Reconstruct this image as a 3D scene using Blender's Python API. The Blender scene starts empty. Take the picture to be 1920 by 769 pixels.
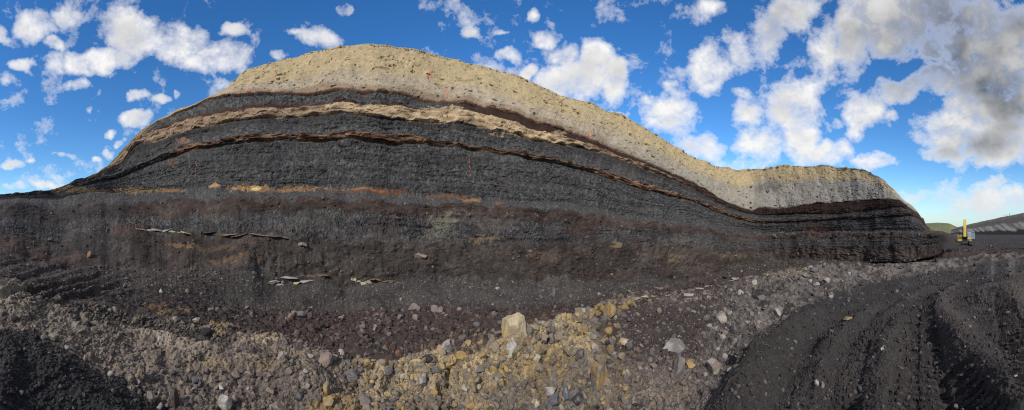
import bpy, math, random
import numpy as np

# ------------------------------------------------------------------ camera, sky, sun, exposure
SC = bpy.context.scene
COL = SC.collection
F = 1920 / math.pi            # panorama: pixels of the photograph per radian
YH = 435.0                    # row of the horizon in the photograph
EYE = 5.0                     # eye level in metres (z = 0 is about road level)

cam_data = bpy.data.cameras.new('camera')
cam_data.type = 'PANO'
cam_data.panorama_type = 'CENTRAL_CYLINDRICAL'
cam_data.central_cylindrical_range_u_min = -math.pi / 2
cam_data.central_cylindrical_range_u_max = math.pi / 2
cam_data.central_cylindrical_range_v_min = (YH - 769) / F
cam_data.central_cylindrical_range_v_max = YH / F
cam_data.central_cylindrical_radius = 1.0
cam_data.clip_start = 0.05
cam_data.clip_end = 20000
cam = bpy.data.objects.new('camera', cam_data)
COL.objects.link(cam)
cam.location = (0, 0, EYE)
cam.rotation_euler = (math.radians(90), 0, 0)      # level, looking along +Y
SC.camera = cam

SUN_AZ = math.radians(192)     # compass direction the light comes from (0 = +Y, clockwise)
SUN_EL = math.radians(35)
sun_data = bpy.data.lights.new('sun', 'SUN')
sun_data.energy = 4.2
sun_data.angle = math.radians(0.8)
sun_data.color = (1.0, 0.95, 0.88)
sun = bpy.data.objects.new('sun', sun_data)
COL.objects.link(sun)
sun.location = (-20, -60, 80)
# a sun lamp shines along its -Z: rotate so that -Z points away from the sun's place in the sky
from mathutils import Vector
sun_dir = Vector((math.sin(SUN_AZ) * math.cos(SUN_EL), math.cos(SUN_AZ) * math.cos(SUN_EL), math.sin(SUN_EL)))
sun.rotation_euler = (-sun_dir).to_track_quat('-Z', 'Y').to_euler()

SC.view_settings.view_transform = 'Standard'
SC.view_settings.look = 'None'
SC.view_settings.gamma = 1.0
SC.view_settings.exposure = 0.0
SC.view_settings.use_curve_mapping = False
SC.render.engine = 'CYCLES'
SC.cycles.max_bounces = 4
SC.cycles.diffuse_bounces = 2
SC.cycles.glossy_bounces = 2
SC.cycles.use_denoising = False
SC.cycles.filter_width = 1.15

# ---- world: clear Nishita sky with a broken layer of cumulus
world = bpy.data.worlds.new('World')
SC.world = world
world.use_nodes = True
WT = world.node_tree
WT.nodes.clear()


class Nodes:
    """small helper that writes shader arithmetic"""
    def __init__(self, tree):
        self.t = tree

    def new(self, kind, **kw):
        n = self.t.nodes.new(kind)
        for k, v in kw.items():
            setattr(n, k, v)
        return n

    def set(self, sock, v):
        if isinstance(v, bpy.types.NodeSocket):
            self.t.links.new(v, sock)
        else:
            sock.default_value = v

    def m(self, op, a, b=None, c=None, clamp=False):
        n = self.new('ShaderNodeMath', operation=op, use_clamp=clamp)
        self.set(n.inputs[0], a)
        if b is not None:
            self.set(n.inputs[1], b)
        if c is not None:
            self.set(n.inputs[2], c)
        return n.outputs[0]

    def comb(self, x, y, z):
        n = self.new('ShaderNodeCombineXYZ')
        for s, v in zip(n.inputs, (x, y, z)):
            self.set(s, v)
        return n.outputs[0]

    def noise(self, vec, scale, detail=4, rough=0.55, lac=2.0, dist=0.0):
        n = self.new('ShaderNodeTexNoise')
        n.noise_dimensions = '3D'
        self.set(n.inputs['Vector'], vec)
        n.inputs['Scale'].default_value = scale
        n.inputs['Detail'].default_value = detail
        n.inputs['Roughness'].default_value = rough
        n.inputs['Lacunarity'].default_value = lac
        n.inputs['Distortion'].default_value = dist
        return n.outputs['Fac']

    def ramp(self, v, lo, hi, a=0.0, b=1.0, smooth=True):
        n = self.new('ShaderNodeMapRange')
        n.interpolation_type = 'SMOOTHSTEP' if smooth else 'LINEAR'
        self.set(n.inputs['Value'], v)
        self.set(n.inputs['From Min'], lo)
        self.set(n.inputs['From Max'], hi)
        self.set(n.inputs['To Min'], a)
        self.set(n.inputs['To Max'], b)
        return n.outputs['Result']

    def mix(self, fac, a, b):
        n = self.new('ShaderNodeMix', data_type='RGBA')
        self.set(n.inputs[0], fac)
        self.set(n.inputs[6], a)
        self.set(n.inputs[7], b)
        return n.outputs[2]


def sky():
    N = Nodes(WT)
    out = N.new('ShaderNodeOutputWorld')
    bg = N.new('ShaderNodeBackground')
    bg.inputs['Strength'].default_value = 0.15
    WT.links.new(bg.outputs[0], out.inputs[0])
    nis = N.new('ShaderNodeTexSky', sky_type='NISHITA')
    nis.sun_disc = False
    nis.sun_elevation = SUN_EL
    nis.sun_rotation = SUN_AZ
    nis.air_density = 1.0
    nis.dust_density = 0.3
    nis.ozone_density = 2.5
    hs = N.new('ShaderNodeHueSaturation')
    hs.inputs['Saturation'].default_value = 1.28
    hs.inputs['Value'].default_value = 1.2
    WT.links.new(nis.outputs[0], hs.inputs['Color'])
    # a little more contrast between the zenith and the paler air below
    def scaled(c, k):
        n = N.new('ShaderNodeVectorMath', operation='SCALE')
        WT.links.new(c, n.inputs[0])
        n.inputs['Scale'].default_value = k
        return n.outputs[0]
    gm = N.new('ShaderNodeGamma')
    gm.inputs['Gamma'].default_value = 1.2
    WT.links.new(scaled(hs.outputs[0], 0.33), gm.inputs['Color'])
    blue = scaled(gm.outputs[0], 2.6)

    tc = N.new('ShaderNodeTexCoord')
    D = tc.outputs['Generated']
    sep = N.new('ShaderNodeSeparateXYZ')
    WT.links.new(D, sep.inputs[0])
    dx, dy, dz = sep.outputs
    az = N.m('ARCTAN2', dx, dy)
    hor = N.m('SQRT', N.m('ADD', N.m('MULTIPLY', dx, dx), N.m('MULTIPLY', dy, dy)))
    tanel = N.m('DIVIDE', dz, N.m('MAXIMUM', hor, 0.02))

    def vec(op, a, b=None, c=None):
        n = N.new('ShaderNodeVectorMath', operation=op)
        for sock, v in zip(n.inputs, (a, b, c)):
            if v is not None:
                N.set(sock, v)
        return n.outputs['Value'] if op in ('LENGTH', 'DOT_PRODUCT') else n.outputs[0]

    # billows: noise over the sky, and the same a little higher up for the shading of the undersides
    Dn = vec('MULTIPLY', D, (1, 1, 1.35))
    Du = vec('ADD', Dn, (0, 0, 0.035))

    def field(Q, det):
        a = N.noise(Q, 5.0, 2, 0.5)
        b = N.noise(Q, 12.0, det, 0.68, dist=0.15)
        return N.m('ADD', N.m('MULTIPLY', a, 0.45), N.m('MULTIPLY', b, 0.75))

    f1 = field(Dn, 7)
    f2 = field(Du, 4)
    # where the weather put its clouds: bearing and height of each bank
    wn = N.new('ShaderNodeTexNoise')
    WT.links.new(D, wn.inputs['Vector'])
    wn.inputs['Scale'].default_value = 11
    wn.inputs['Detail'].default_value = 3
    wob = vec('MULTIPLY', vec('SUBTRACT', wn.outputs['Color'], (0.5, 0.5, 0.5)), (0.11, 0.09, 0))
    A = vec('ADD', N.comb(az, tanel, 0), wob)
    bias, thick = 0.0, 0.0
    for (x, y, rx, ry, st, g) in CLOUDS:
        rx, ry, st = (rx * 0.97, ry * 0.97, st * 0.95) if x < 1180 else (rx * 0.98, ry * 0.98, st * 0.86)
        u = vec('MULTIPLY_ADD', A, (F / rx, F / ry, 0), (-(x - 960) / rx, -(YH - y) / ry, 0))
        k = N.m('MULTIPLY_ADD', vec('LENGTH', u), -st, st)
        bias = N.m('MAXIMUM', bias, k)
        if g > 0.25:
            thick = N.m('MAXIMUM', thick, N.m('MULTIPLY', k, g * 0.3))
    for (x, y, rx, ry, g) in [(1790, 70, 320, 190, .52), (1640, 50, 130, 120, .36), (1880, 150, 150, 160, .42), (1840, 270, 170, 60, .26), (1450, 40, 80, 100, .22)]:      # thick grey cloud overhead at right
        u = vec('MULTIPLY_ADD', A, (F / rx, F / ry, 0), (-(x - 960) / rx, -(YH - y) / ry, 0))
        thick = N.m('MAXIMUM', thick, N.m('MULTIPLY_ADD', vec('LENGTH', u), -g, g))
    bias = N.m('MINIMUM', N.m('MULTIPLY', bias, 1.25), 0.62)
    # beyond the part of the sky in view broken cloud simply goes on
    behind = N.ramp(N.m('ABSOLUTE', az), 1.5, 1.9, 0.0, 0.42)
    over = N.ramp(tanel, 0.72, 1.1, 0.0, 0.42)
    bias = N.m('MAXIMUM', bias, N.m('MAXIMUM', behind, over))
    base = N.m('SUBTRACT', N.m('MULTIPLY', f1, 2.6), 1.56)
    dens = N.m('ADD', base, bias)
    cov = N.m('POWER', N.ramp(dens, 0.10, 0.80, 0.0, 1.0, False), 0.8)
    relief = N.m('MULTIPLY', N.m('SUBTRACT', f2, f1), 0.9)
    soft = N.noise(vec('ADD', Dn, (0, 0, 0.05)), 7.0, 3, 0.5)
    under = N.ramp(soft, 0.42, 0.68, 0.0, 0.42)
    shade = N.m('ADD', N.m('ADD', 0.05, relief), N.m('MULTIPLY', under, N.ramp(dens, 0.35, 0.9)), clamp=True)
    big = N.ramp(N.noise(Dn, 3.6, 2, 0.5), 0.34, 0.58, 0.68, 1.0)
    heavy = N.m('MULTIPLY', N.m('MULTIPLY', N.ramp(thick, 0.0, 0.42), big), N.ramp(dens, 0.2, 0.62))
    shade = N.m('ADD', N.m('MULTIPLY', shade, 0.7), N.m('MULTIPLY', heavy, 0.78), clamp=True)
    lit = N.mix(shade, (6.4, 6.35, 6.3, 1), (0.95, 1.05, 1.2, 1))
    # far clouds fade into the bright air near the horizon
    air = N.ramp(tanel, 0.0, 0.20, 0.6, 0.0)
    lit = N.mix(air, lit, (3.9, 4.6, 5.2, 1))
    blue = N.mix(N.ramp(tanel, -0.05, 0.16, 0.75, 0.0), blue, (2.2, 3.7, 5.2, 1))
    up = N.ramp(tanel, -0.02, 0.02)
    colour = N.mix(N.m('MULTIPLY', cov, up), blue, lit)
    WT.links.new(colour, bg.inputs['Color'])
    world.cycles.sampling_method = 'MANUAL'
    world.cycles.sample_map_resolution = 512


# x, y, half width, half height, strength, greyness
CLOUDS = [
    (120, 105, 24, 10, .6, 0), (155, 128, 20, 10, .6, 0), (60, 300, 16, 7, .6, 0), (180, 300, 14, 8, .6, 0), (215, 245, 12, 8, .6, 0), (160, 200, 12, 7, .55, 0),
    (545, 60, 30, 12, .5, 0), (620, 88, 20, 8, .5, 0), (1270, 300, 50, 30, .9, 0), (1220, 190, 25, 15, .6, 0), (1245, 165, 16, 10, .5, 0), (945, 60, 16, 8, .5, 0),
    (1600, 250, 40, 30, .7, .1), (1680, 210, 30, 20, .7, .2), (1385, 180, 24, 20, .6, .1), (1850, 300, 40, 14, .7, .2), (1560, 240, 30, 20, .5, .1),
    (65, 45, 45, 45, 1.0, 0), (100, 80, 22, 18, .9, 0), (130, 25, 40, 40, .8, 0), (10, 65, 18, 25, .9, 0),
    (40, 122, 40, 14, .8, 0), (15, 150, 30, 20, .7, 0), (150, 160, 36, 22, .8, 0), (255, 65, 90, 55, 1.15, .15),
    (170, 115, 95, 32, 1.15, .15), (330, 75, 75, 55, 1.1, .15), (390, 110, 75, 35, .95, 0), (440, 62, 36, 14, .9, 0),
    (430, 105, 45, 35, .85, 0), (525, 103, 24, 14, .9, 0), (260, 178, 32, 16, .8, 0), (305, 180, 26, 10, .75, 0),
    (255, 220, 45, 18, 1.1, 0), (338, 168, 14, 14, .8, 0), (227, 267, 15, 12, .9, 0), (205, 287, 14, 14, .7, 0),
    (112, 292, 24, 10, .75, 0), (25, 310, 30, 14, .8, 0), (80, 352, 36, 10, .7, 0), (20, 358, 40, 12, .75, 0),
    (590, 70, 50, 25, .65, 0), (650, 15, 24, 26, .9, 0), (880, 62, 34, 18, .7, 0), (950, 105, 28, 18, .9, 0),
    (985, 135, 26, 16, 1.0, 0), (1020, 70, 24, 26, .85, 0), (1050, 105, 42, 30, 1.05, 0), (1120, 105, 45, 40, 1.15, 0),
    (1080, 150, 85, 50, 1.25, 0), (1150, 150, 35, 50, 1.0, 0), (1002, 28, 14, 14, .7, 0), (1165, 212, 20, 12, .8, 0),
    (1330, 130, 60, 75, 1.15, .25), (1380, 100, 35, 60, 1.0, .2), (1250, 220, 65, 50, 1.1, .15), (1310, 270, 55, 36, 1.05, .1),
    (1400, 215, 40, 30, .8, .1), (1420, 270, 60, 40, 1.05, .15), (1495, 200, 60, 75, 1.2, .25), (1500, 270, 45, 40, 1.0, .15),
    (1560, 290, 60, 26, 1.0, .1), (1645, 305, 60, 22, 1.0, .1), (1620, 215, 65, 55, 1.1, .3), (1430, 60, 50, 80, .95, .6),
    (1480, 20, 60, 40, 1.0, .7), (1330, 20, 40, 26, .65, .2), (1550, 95, 36, 70, .95, .5), (1600, 70, 50, 80, 1.05, .8), (1700, 40, 140, 90, 1.3, 1.0),
    (1690, 165, 60, 40, 1.0, .3), (1740, 150, 70, 45, 1.05, .5), (1850, 80, 120, 120, 1.4, 1.0), (1860, 170, 110, 80, 1.3, .85),
    (1780, 240, 110, 55, 1.2, .6), (1870, 265, 90, 50, 1.25, .75), (1770, 290, 60, 24, 1.0, .3), (1860, 345, 60, 14, .8, .1),
    (1840, 378, 190, 46, .9, .3), (1720, 365, 60, 20, .8, .1), (1790, 398, 90, 10, .7, .1), (1900, 360, 60, 26, .8, .3), (1870, 410, 80, 8, .6, .1),
]
sky()

# ------------------------------------------------------------------ numpy noise


def _hash(ix, iy, iz, seed):
    h = (ix.astype(np.uint32) * np.uint32(374761393)) ^ (iy.astype(np.uint32) * np.uint32(668265263)) \
        ^ (iz.astype(np.uint32) * np.uint32(2246822519)) ^ np.uint32((seed * 3266489917) & 0xffffffff)
    h ^= h >> np.uint32(15)
    h *= np.uint32(2246822519)
    h ^= h >> np.uint32(13)
    h *= np.uint32(3266489917)
    h ^= h >> np.uint32(16)
    return h.astype(np.float32) * np.float32(1 / 4294967296.0)


def vnoise(x, y, z, seed=0):
    """smooth value noise in -1..1"""
    fx, fy, fz = np.floor(x), np.floor(y), np.floor(z)
    ix, iy, iz = fx.astype(np.int64), fy.astype(np.int64), fz.astype(np.int64)
    tx, ty, tz = (x - fx).astype(np.float32), (y - fy).astype(np.float32), (z - fz).astype(np.float32)
    tx = tx * tx * (3 - 2 * tx)
    ty = ty * ty * (3 - 2 * ty)
    tz = tz * tz * (3 - 2 * tz)
    r = 0
    for a in (0, 1):
        wx = tx if a else 1 - tx
        for b in (0, 1):
            wy = ty if b else 1 - ty
            for c in (0, 1):
                wz = tz if c else 1 - tz
                r = r + wx * wy * wz * _hash(ix + a, iy + b, iz + c, seed)
    return r * 2 - 1


def fbm(x, y, z, seed=0, octaves=4, gain=0.55):
    r, a, s = 0, 1.0, 0.0
    for o in range(octaves):
        k = 2.03 ** o
        r = r + a * vnoise(x * k + 3.1 * o, y * k - 1.7 * o, z * k, seed + o)
        s += a
        a *= gain
    return r / s


def worley(x, y, seed=0):
    """2-D cells: distance to the nearest seed, gap to the second, random value of the cell"""
    fx, fy = np.floor(x).astype(np.int64), np.floor(y).astype(np.int64)
    d1 = np.full(x.shape, 9.0, np.float32)
    d2 = np.full(x.shape, 9.0, np.float32)
    idr = np.zeros(x.shape, np.float32)
    zero = np.zeros_like(fx)
    for a in (-1, 0, 1):
        for b in (-1, 0, 1):
            cx, cy = fx + a, fy + b
            ox = _hash(cx, cy, zero, seed)
            oy = _hash(cx, cy, zero + 1, seed)
            d = (cx + ox - x) ** 2 + (cy + oy - y) ** 2
            d = np.sqrt(d).astype(np.float32)
            near = d < d1
            d2 = np.where(near, d1, np.minimum(d2, d))
            idr = np.where(near, _hash(cx, cy, zero + 2, seed), idr)
            d1 = np.where(near, d, d1)
    return d1, d2 - d1, idr


def sstep(a, b, x):
    t = np.clip((x - a) / (b - a), 0, 1)
    return t * t * (3 - 2 * t)


def srgb(c):
    c = np.asarray(c, float) / 255
    return np.where(c <= 0.04045, c / 12.92, ((c + 0.055) / 1.055) ** 2.4)


ALBEDO = 0.68      # from the colours seen in the photograph to surface colours


def tone(*c):
    return srgb(c) * ALBEDO


# ------------------------------------------------------------------ materials
MATS = {}


def ground_material(name, rough=0.9, spec=0.25, grain=9.0, amount=0.5, bump=0.25):
    m = bpy.data.materials.new(name)
    m.use_nodes = True
    t = m.node_tree
    N = Nodes(t)
    b = t.nodes['Principled BSDF']
    at = N.new('ShaderNodeAttribute', attribute_name='tint')
    tc = N.new('ShaderNodeTexCoord')
    P = tc.outputs['Object']
    n1 = N.noise(P, grain, 5, 0.7)
    n2 = N.noise(P, grain * 0.13, 3, 0.6)
    k = N.m('MULTIPLY', N.ramp(n1, 0.25, 0.75, 1 - amount, 1 + amount, False), N.ramp(n2, 0.3, 0.7, 0.86, 1.14, False))
    sc = N.new('ShaderNodeVectorMath', operation='SCALE')
    t.links.new(at.outputs['Color'], sc.inputs[0])
    t.links.new(k, sc.inputs['Scale'])
    t.links.new(sc.outputs[0], b.inputs['Base Color'])
    b.inputs['Roughness'].default_value = rough
    b.inputs['Specular IOR Level'].default_value = spec
    bp = N.new('ShaderNodeBump')
    bp.inputs['Strength'].default_value = bump
    bp.inputs['Distance'].default_value = 0.08
    t.links.new(n1, bp.inputs['Height'])
    t.links.new(bp.outputs[0], b.inputs['Normal'])
    MATS[name] = m
    return m


ground_material('coal', rough=0.8, spec=0.16, grain=7.0, amount=0.5, bump=0.5)
ground_material('soil', rough=0.95, spec=0.15, grain=11.0, amount=0.4)
ground_material('clay', rough=0.95, spec=0.15, grain=6.0, amount=0.18)
ground_material('rubble', rough=0.92, spec=0.2, grain=16.0, amount=0.4)
ground_material('stone', rough=0.88, spec=0.25, grain=22.0, amount=0.22, bump=0.35)


def plain_material(name, col, rough=0.6, metal=0.0, spec=0.5, wear=0.25):
    m = bpy.data.materials.new(name)
    m.use_nodes = True
    t = m.node_tree
    N = Nodes(t)
    b = t.nodes['Principled BSDF']
    tc = N.new('ShaderNodeTexCoord')
    n = N.noise(tc.outputs['Object'], 2.3, 5, 0.65)
    c = N.mix(N.ramp(n, 0.45, 0.75, 0, wear), (*col, 1), (col[0] * .35 + .02, col[1] * .35 + .018, col[2] * .35 + .015, 1))
    t.links.new(c, b.inputs['Base Color'])
    b.inputs['Roughness'].default_value = rough
    b.inputs['Metallic'].default_value = metal
    b.inputs['Specular IOR Level'].default_value = spec
    MATS[name] = m
    return m


# ------------------------------------------------------------------ object helpers
def link(o, parent=None):
    COL.objects.link(o)
    if parent:
        o.parent = parent
    return o


def tag(o, label=None, cat=None, group=None, kind=None):
    for k, v in (('label', label), ('category', cat), ('group', group), ('kind', kind)):
        if v:
            o[k] = v
    return o


def empty(name, loc=(0, 0, 0)):
    o = bpy.data.objects.new(name, None)
    o.location = loc
    o.empty_display_size = 0.3
    return link(o)


def np_mesh(name, V, Fc, tint=None, smooth=False):
    """mesh from numpy arrays (faces all of one size)"""
    me = bpy.data.meshes.new(name)
    V = np.ascontiguousarray(V, np.float32)
    Fc = np.ascontiguousarray(Fc, np.int32)
    n, k = Fc.shape
    me.vertices.add(len(V))
    me.vertices.foreach_set('co', V.ravel())
    me.loops.add(n * k)
    me.loops.foreach_set('vertex_index', Fc.ravel())
    me.polygons.add(n)
    me.polygons.foreach_set('loop_start', np.arange(0, n * k, k, dtype=np.int32))
    me.polygons.foreach_set('loop_total', np.full(n, k, np.int32))
    if smooth:
        me.polygons.foreach_set('use_smooth', np.ones(n, bool))
    else:
        me.polygons.foreach_set('use_smooth', np.zeros(n, bool))
    me.update(calc_edges=True)
    if tint is not None:
        a = me.attributes.new('tint', 'FLOAT_COLOR', 'POINT')
        c = np.ones((len(V), 4), np.float32)
        c[:, :3] = tint
        a.data.foreach_set('color', c.ravel())
    return me


def mesh_obj(name, me, mat, parent=None):
    o = bpy.data.objects.new(name, me)
    if mat and not me.materials:
        me.materials.append(MATS[mat])
    return link(o, parent)


# ------------------------------------------------------------------ the pit: survey lines
# every line runs round the pit: (bearing x, height y, distance d); x and y are read off the photograph,
# d is the distance in metres on the ground
SKY = [(-960, 440), (-300, 400), (-150, 376), (0, 367), (60, 362), (100, 354), (140, 343), (170, 333), (192, 324), (212, 298), (232, 276), (262, 246), (292, 224),
       (340, 203), (392, 185), (425, 166), (455, 135), (485, 124), (520, 114), (570, 101), (620, 92), (650, 88.5), (690, 87.5), (725, 88.5),
       (780, 95), (850, 107), (915, 124), (960, 140), (1010, 160), (1050, 176), (1120, 202), (1165, 216), (1200, 236), (1240, 260),
       (1300, 293), (1340, 311), (1380, 316), (1480, 312), (1545, 310), (1620, 315), (1648, 329), (1668, 345), (1690, 370), (1712, 388),
       (1726, 405), (1738, 424), (1745, 431), (1765, 434), (1790, 440), (1830, 440), (1920, 440), (2100, 440), (2880, 440)]
LN = {}
LN['N1'] = ([(-960, 800), (2880, 800)],
            [(-960, 7), (-200, 6.4), (0, 6.4), (300, 7.2), (960, 8.3), (1350, 7.4), (1920, 6.8), (2880, 7)])
LN['S13'] = ([(-960, 690), (-100, 590), (0, 608), (60, 624), (130, 655), (200, 704), (260, 748), (300, 775), (340, 790), (1330, 790), (1362, 775),
              (1380, 722), (1400, 692), (1440, 655), (1490, 602), (1540, 563), (1600, 541), (1680, 523), (1800, 504), (1850, 492), (1920, 486), (2100, 500), (2880, 690)],
             [(-960, 10), (-100, 11), (0, 10.5), (130, 9.6), (260, 8.4), (340, 7.6), (960, 8.7), (1330, 7.7), (1370, 8.4), (1400, 11),
              (1440, 13), (1490, 19), (1540, 27), (1600, 35), (1680, 45), (1800, 58), (1850, 66), (1920, 68), (2100, 50), (2880, 10)])
LN['S12'] = ([(-960, 610), (-100, 530), (0, 536), (60, 545), (150, 566), (230, 578), (330, 594), (420, 608), (530, 632), (600, 655), (660, 670), (720, 672),
              (800, 660), (860, 655), (900, 646), (950, 636), (1000, 606), (1040, 592), (1080, 582), (1130, 564), (1190, 551), (1280, 544),
              (1330, 537), (1400, 520), (1470, 506), (1565, 494), (1640, 495), (1710, 493), (1790, 484), (1850, 476), (1920, 473), (2100, 480), (2880, 610)],
             [(-960, 14), (-100, 14), (0, 13.5), (230, 13), (420, 11.8), (600, 10.6), (960, 10.9), (1130, 14), (1200, 16), (1300, 22), (1400, 30),
              (1470, 36), (1565, 46), (1710, 60), (1790, 70), (1850, 75), (1920, 76), (2100, 60), (2880, 14)])
LN['S11b'] = ([(-960, 570), (-100, 525), (0, 530), (150, 566), (230, 585), (330, 610), (420, 628), (530, 650), (640, 668), (960, 667), (1050, 640), (1130, 600), (1200, 578), (1300, 560),
               (1400, 530), (1470, 514), (1565, 500), (1710, 498), (1790, 482), (1850, 473), (1920, 470), (2100, 474), (2880, 570)],
              [(-960, 18), (-100, 17), (0, 16.5), (230, 16), (420, 16), (640, 18.5), (960, 19.5), (1130, 24), (1200, 28), (1300, 36), (1400, 48), (1470, 54), (1565, 60),
               (1710, 68), (1790, 73), (1850, 78), (1920, 79), (2100, 66), (2880, 18)])
LN['S11'] = ([(-960, 540), (-100, 500), (0, 512), (100, 530), (200, 548), (300, 560), (420, 574), (500, 578), (640, 584), (750, 580), (960, 577), (1050, 572), (1130, 558), (1200, 545),
              (1300, 530), (1370, 512), (1420, 508), (1500, 499), (1565, 495), (1690, 496), (1760, 486), (1800, 476), (1850, 470), (1920, 467), (2100, 468), (2880, 540)],
             [(-960, 24), (-100, 22), (0, 21), (200, 21.5), (300, 23), (420, 27), (640, 33), (960, 37), (1130, 44), (1200, 50), (1330, 66), (1410, 80), (1550, 80), (1700, 78),
              (1790, 77), (1850, 81), (1920, 82), (2100, 72), (2880, 24)])
LN['S10'] = ([(-960, 520), (-100, 455), (0, 470), (120, 500), (220, 500), (266, 498), (326, 500), (411, 494), (470, 502), (520, 528), (561, 522), (601, 514), (630, 528), (645, 538), (689, 526), (777, 523),
              (800, 523), (870, 517), (928, 527), (956, 513), (1010, 527), (1047, 509), (1087, 524), (1120, 527), (1185, 526), (1198, 518), (1235, 519), (1286, 528),
              (1337, 517), (1375, 494), (1420, 490), (1503, 486), (1612, 489), (1690, 493), (1745, 482), (1790, 470), (1825, 468), (1920, 465), (2100, 465), (2880, 520)],
             [(-960, 30), (-100, 36), (0, 35), (150, 36), (300, 36), (420, 37), (700, 39.5), (1000, 45), (1200, 58), (1330, 76), (1410, 92), (1550, 90), (1700, 84),
              (1790, 80), (1850, 84), (1920, 85), (2100, 76), (2880, 30)])
LN['S9'] = ([(-960, 510), (-100, 430), (0, 440), (120, 446), (240, 428), (266, 429), (354, 434), (440, 437), (526, 441), (584, 448), (656, 450), (737, 452), (918, 455), (1037, 455), (1104, 455),
             (1250, 456), (1337, 468), (1420, 466), (1500, 462), (1690, 458), (1745, 458), (1780, 460), (1800, 464), (1830, 466), (1920, 463), (2100, 462), (2880, 510)],
            [(-960, 34), (-100, 43), (0, 42), (150, 46), (300, 46), (420, 43.5), (700, 42.8), (1000, 48.6), (1200, 62.5), (1330, 80.5), (1410, 95.5), (1550, 92.5), (1700, 87),
             (1790, 82), (1850, 87), (1920, 88), (2100, 80), (2880, 34)])
LN['S8'] = ([(-960, 500), (-100, 402), (0, 408), (120, 410), (240, 407), (354, 407), (417, 400), (500, 399), (568, 394), (652, 394), (737, 401), (820, 405), (901, 408), (1003, 413), (1104, 424), (1151, 430),
             (1252, 432), (1337, 442), (1420, 448), (1500, 447), (1690, 443), (1745, 442), (1775, 444), (1790, 452), (1805, 459), (1830, 462), (1920, 461), (2100, 459), (2880, 500)],
            [(-960, 38), (-100, 50), (0, 49), (150, 53), (300, 54), (420, 48.5), (700, 44.6), (1000, 50.5), (1200, 65), (1330, 83.5), (1410, 97.5), (1550, 94), (1700, 88.5),
             (1765, 86), (1790, 84), (1850, 90), (1920, 91), (2100, 84), (2880, 38)])
LN['S7'] = ([(-960, 490), (-100, 384), (0, 381), (51, 383), (86, 387), (160, 383), (229, 377), (315, 377), (420, 372), (500, 370), (610, 369), (632, 372), (649, 380), (703, 377), (777, 377), (850, 382), (935, 387), (1037, 393),
             (1100, 400), (1215, 413), (1303, 426), (1354, 436), (1418, 441), (1456, 441), (1550, 439), (1675, 435), (1745, 434.5), (1770, 435.5), (1785, 441), (1800, 450), (1815, 458), (1830, 460), (1920, 458), (2100, 456), (2880, 490)],
            [(-960, 42), (-100, 55), (0, 54), (150, 58), (300, 59), (420, 51), (700, 46), (1000, 52), (1200, 67), (1330, 86), (1410, 99.5), (1550, 95.5), (1700, 90),
             (1765, 88), (1790, 87), (1850, 94), (1920, 95), (2100, 90), (2880, 42)])
LN['S6'] = ([(-960, 480), (-100, 381), (0, 375), (60, 372), (130, 368), (180, 360), (283, 360), (350, 358), (403, 353), (466, 353), (568, 355), (635, 355), (703, 358), (784, 363), (851, 367), (912, 374), (1000, 378), (1070, 382), (1100, 388),
             (1168, 401), (1215, 408), (1269, 414), (1337, 427), (1404, 434), (1419, 436), (1550, 435), (1690, 432), (1735, 432), (1750, 434), (1765, 436), (1785, 446), (1800, 453), (1830, 454), (1920, 453), (2100, 452), (2880, 480)],
            [(-960, 50), (-100, 62), (0, 60), (150, 66), (220, 70), (300, 67), (420, 58), (500, 55), (700, 52), (1000, 59), (1200, 76), (1330, 97), (1405, 107), (1550, 101), (1700, 94),
             (1765, 92), (1800, 96), (1850, 104), (1920, 106), (2100, 100), (2880, 50)])
LN['S5'] = ([(-960, 470), (-100, 380), (0, 373), (100, 362), (180, 345), (230, 330), (290, 306), (320, 293), (363, 281), (414, 271.5), (466, 264), (500, 262), (606, 261), (663, 257), (729, 266), (766, 266), (800, 269), (860, 274), (922, 284), (985, 294), (1047, 305), (1094, 318), (1141, 332),
             (1180, 345), (1280, 372), (1337, 393), (1377, 407), (1418, 418), (1500, 417), (1575, 412), (1675, 406), (1712, 403), (1728, 410), (1745, 433), (1765, 435.5), (1785, 444), (1800, 450), (1830, 450), (1920, 450), (2100, 449), (2880, 470)],
            [(-960, 56), (-100, 66), (0, 64), (150, 70), (220, 73), (300, 69.3), (420, 60), (500, 56.8), (700, 53.8), (1000, 61), (1200, 78.5), (1330, 99.5), (1405, 108.5), (1550, 102.5), (1700, 95.5),
             (1765, 96), (1800, 105), (1850, 116), (1920, 118), (2100, 112), (2880, 56)])
LN['S4'] = ([(-960, 465), (-100, 379), (0, 372), (100, 360), (180, 340), (230, 322), (290, 296), (317, 285), (334, 276), (363, 269), (420, 261), (466, 254), (500, 252), (537, 249), (606, 249), (652, 246), (668, 244), (709, 250), (766, 249), (780, 254), (800, 261.6), (860, 268), (922, 278), (985, 286),
             (1035, 295), (1078, 308), (1125, 318.5), (1180, 335), (1212, 342), (1242, 353), (1289, 368), (1337, 387), (1377, 401), (1418, 414), (1500, 413), (1575, 408), (1675, 402), (1710, 399), (1728, 408), (1745, 432.6), (1765, 435), (1785, 443), (1800, 447), (1830, 447), (1920, 447), (2100, 447), (2880, 465)],
            [(-960, 60), (-100, 68), (0, 66), (150, 71), (220, 73.6), (300, 69.6), (420, 60.3), (500, 57), (700, 54), (1000, 61.3), (1200, 78.8), (1330, 99.8), (1405, 108.8), (1550, 102.8), (1700, 96),
             (1765, 100), (1800, 116), (1850, 130), (1920, 132), (2100, 124), (2880, 60)])
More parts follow.
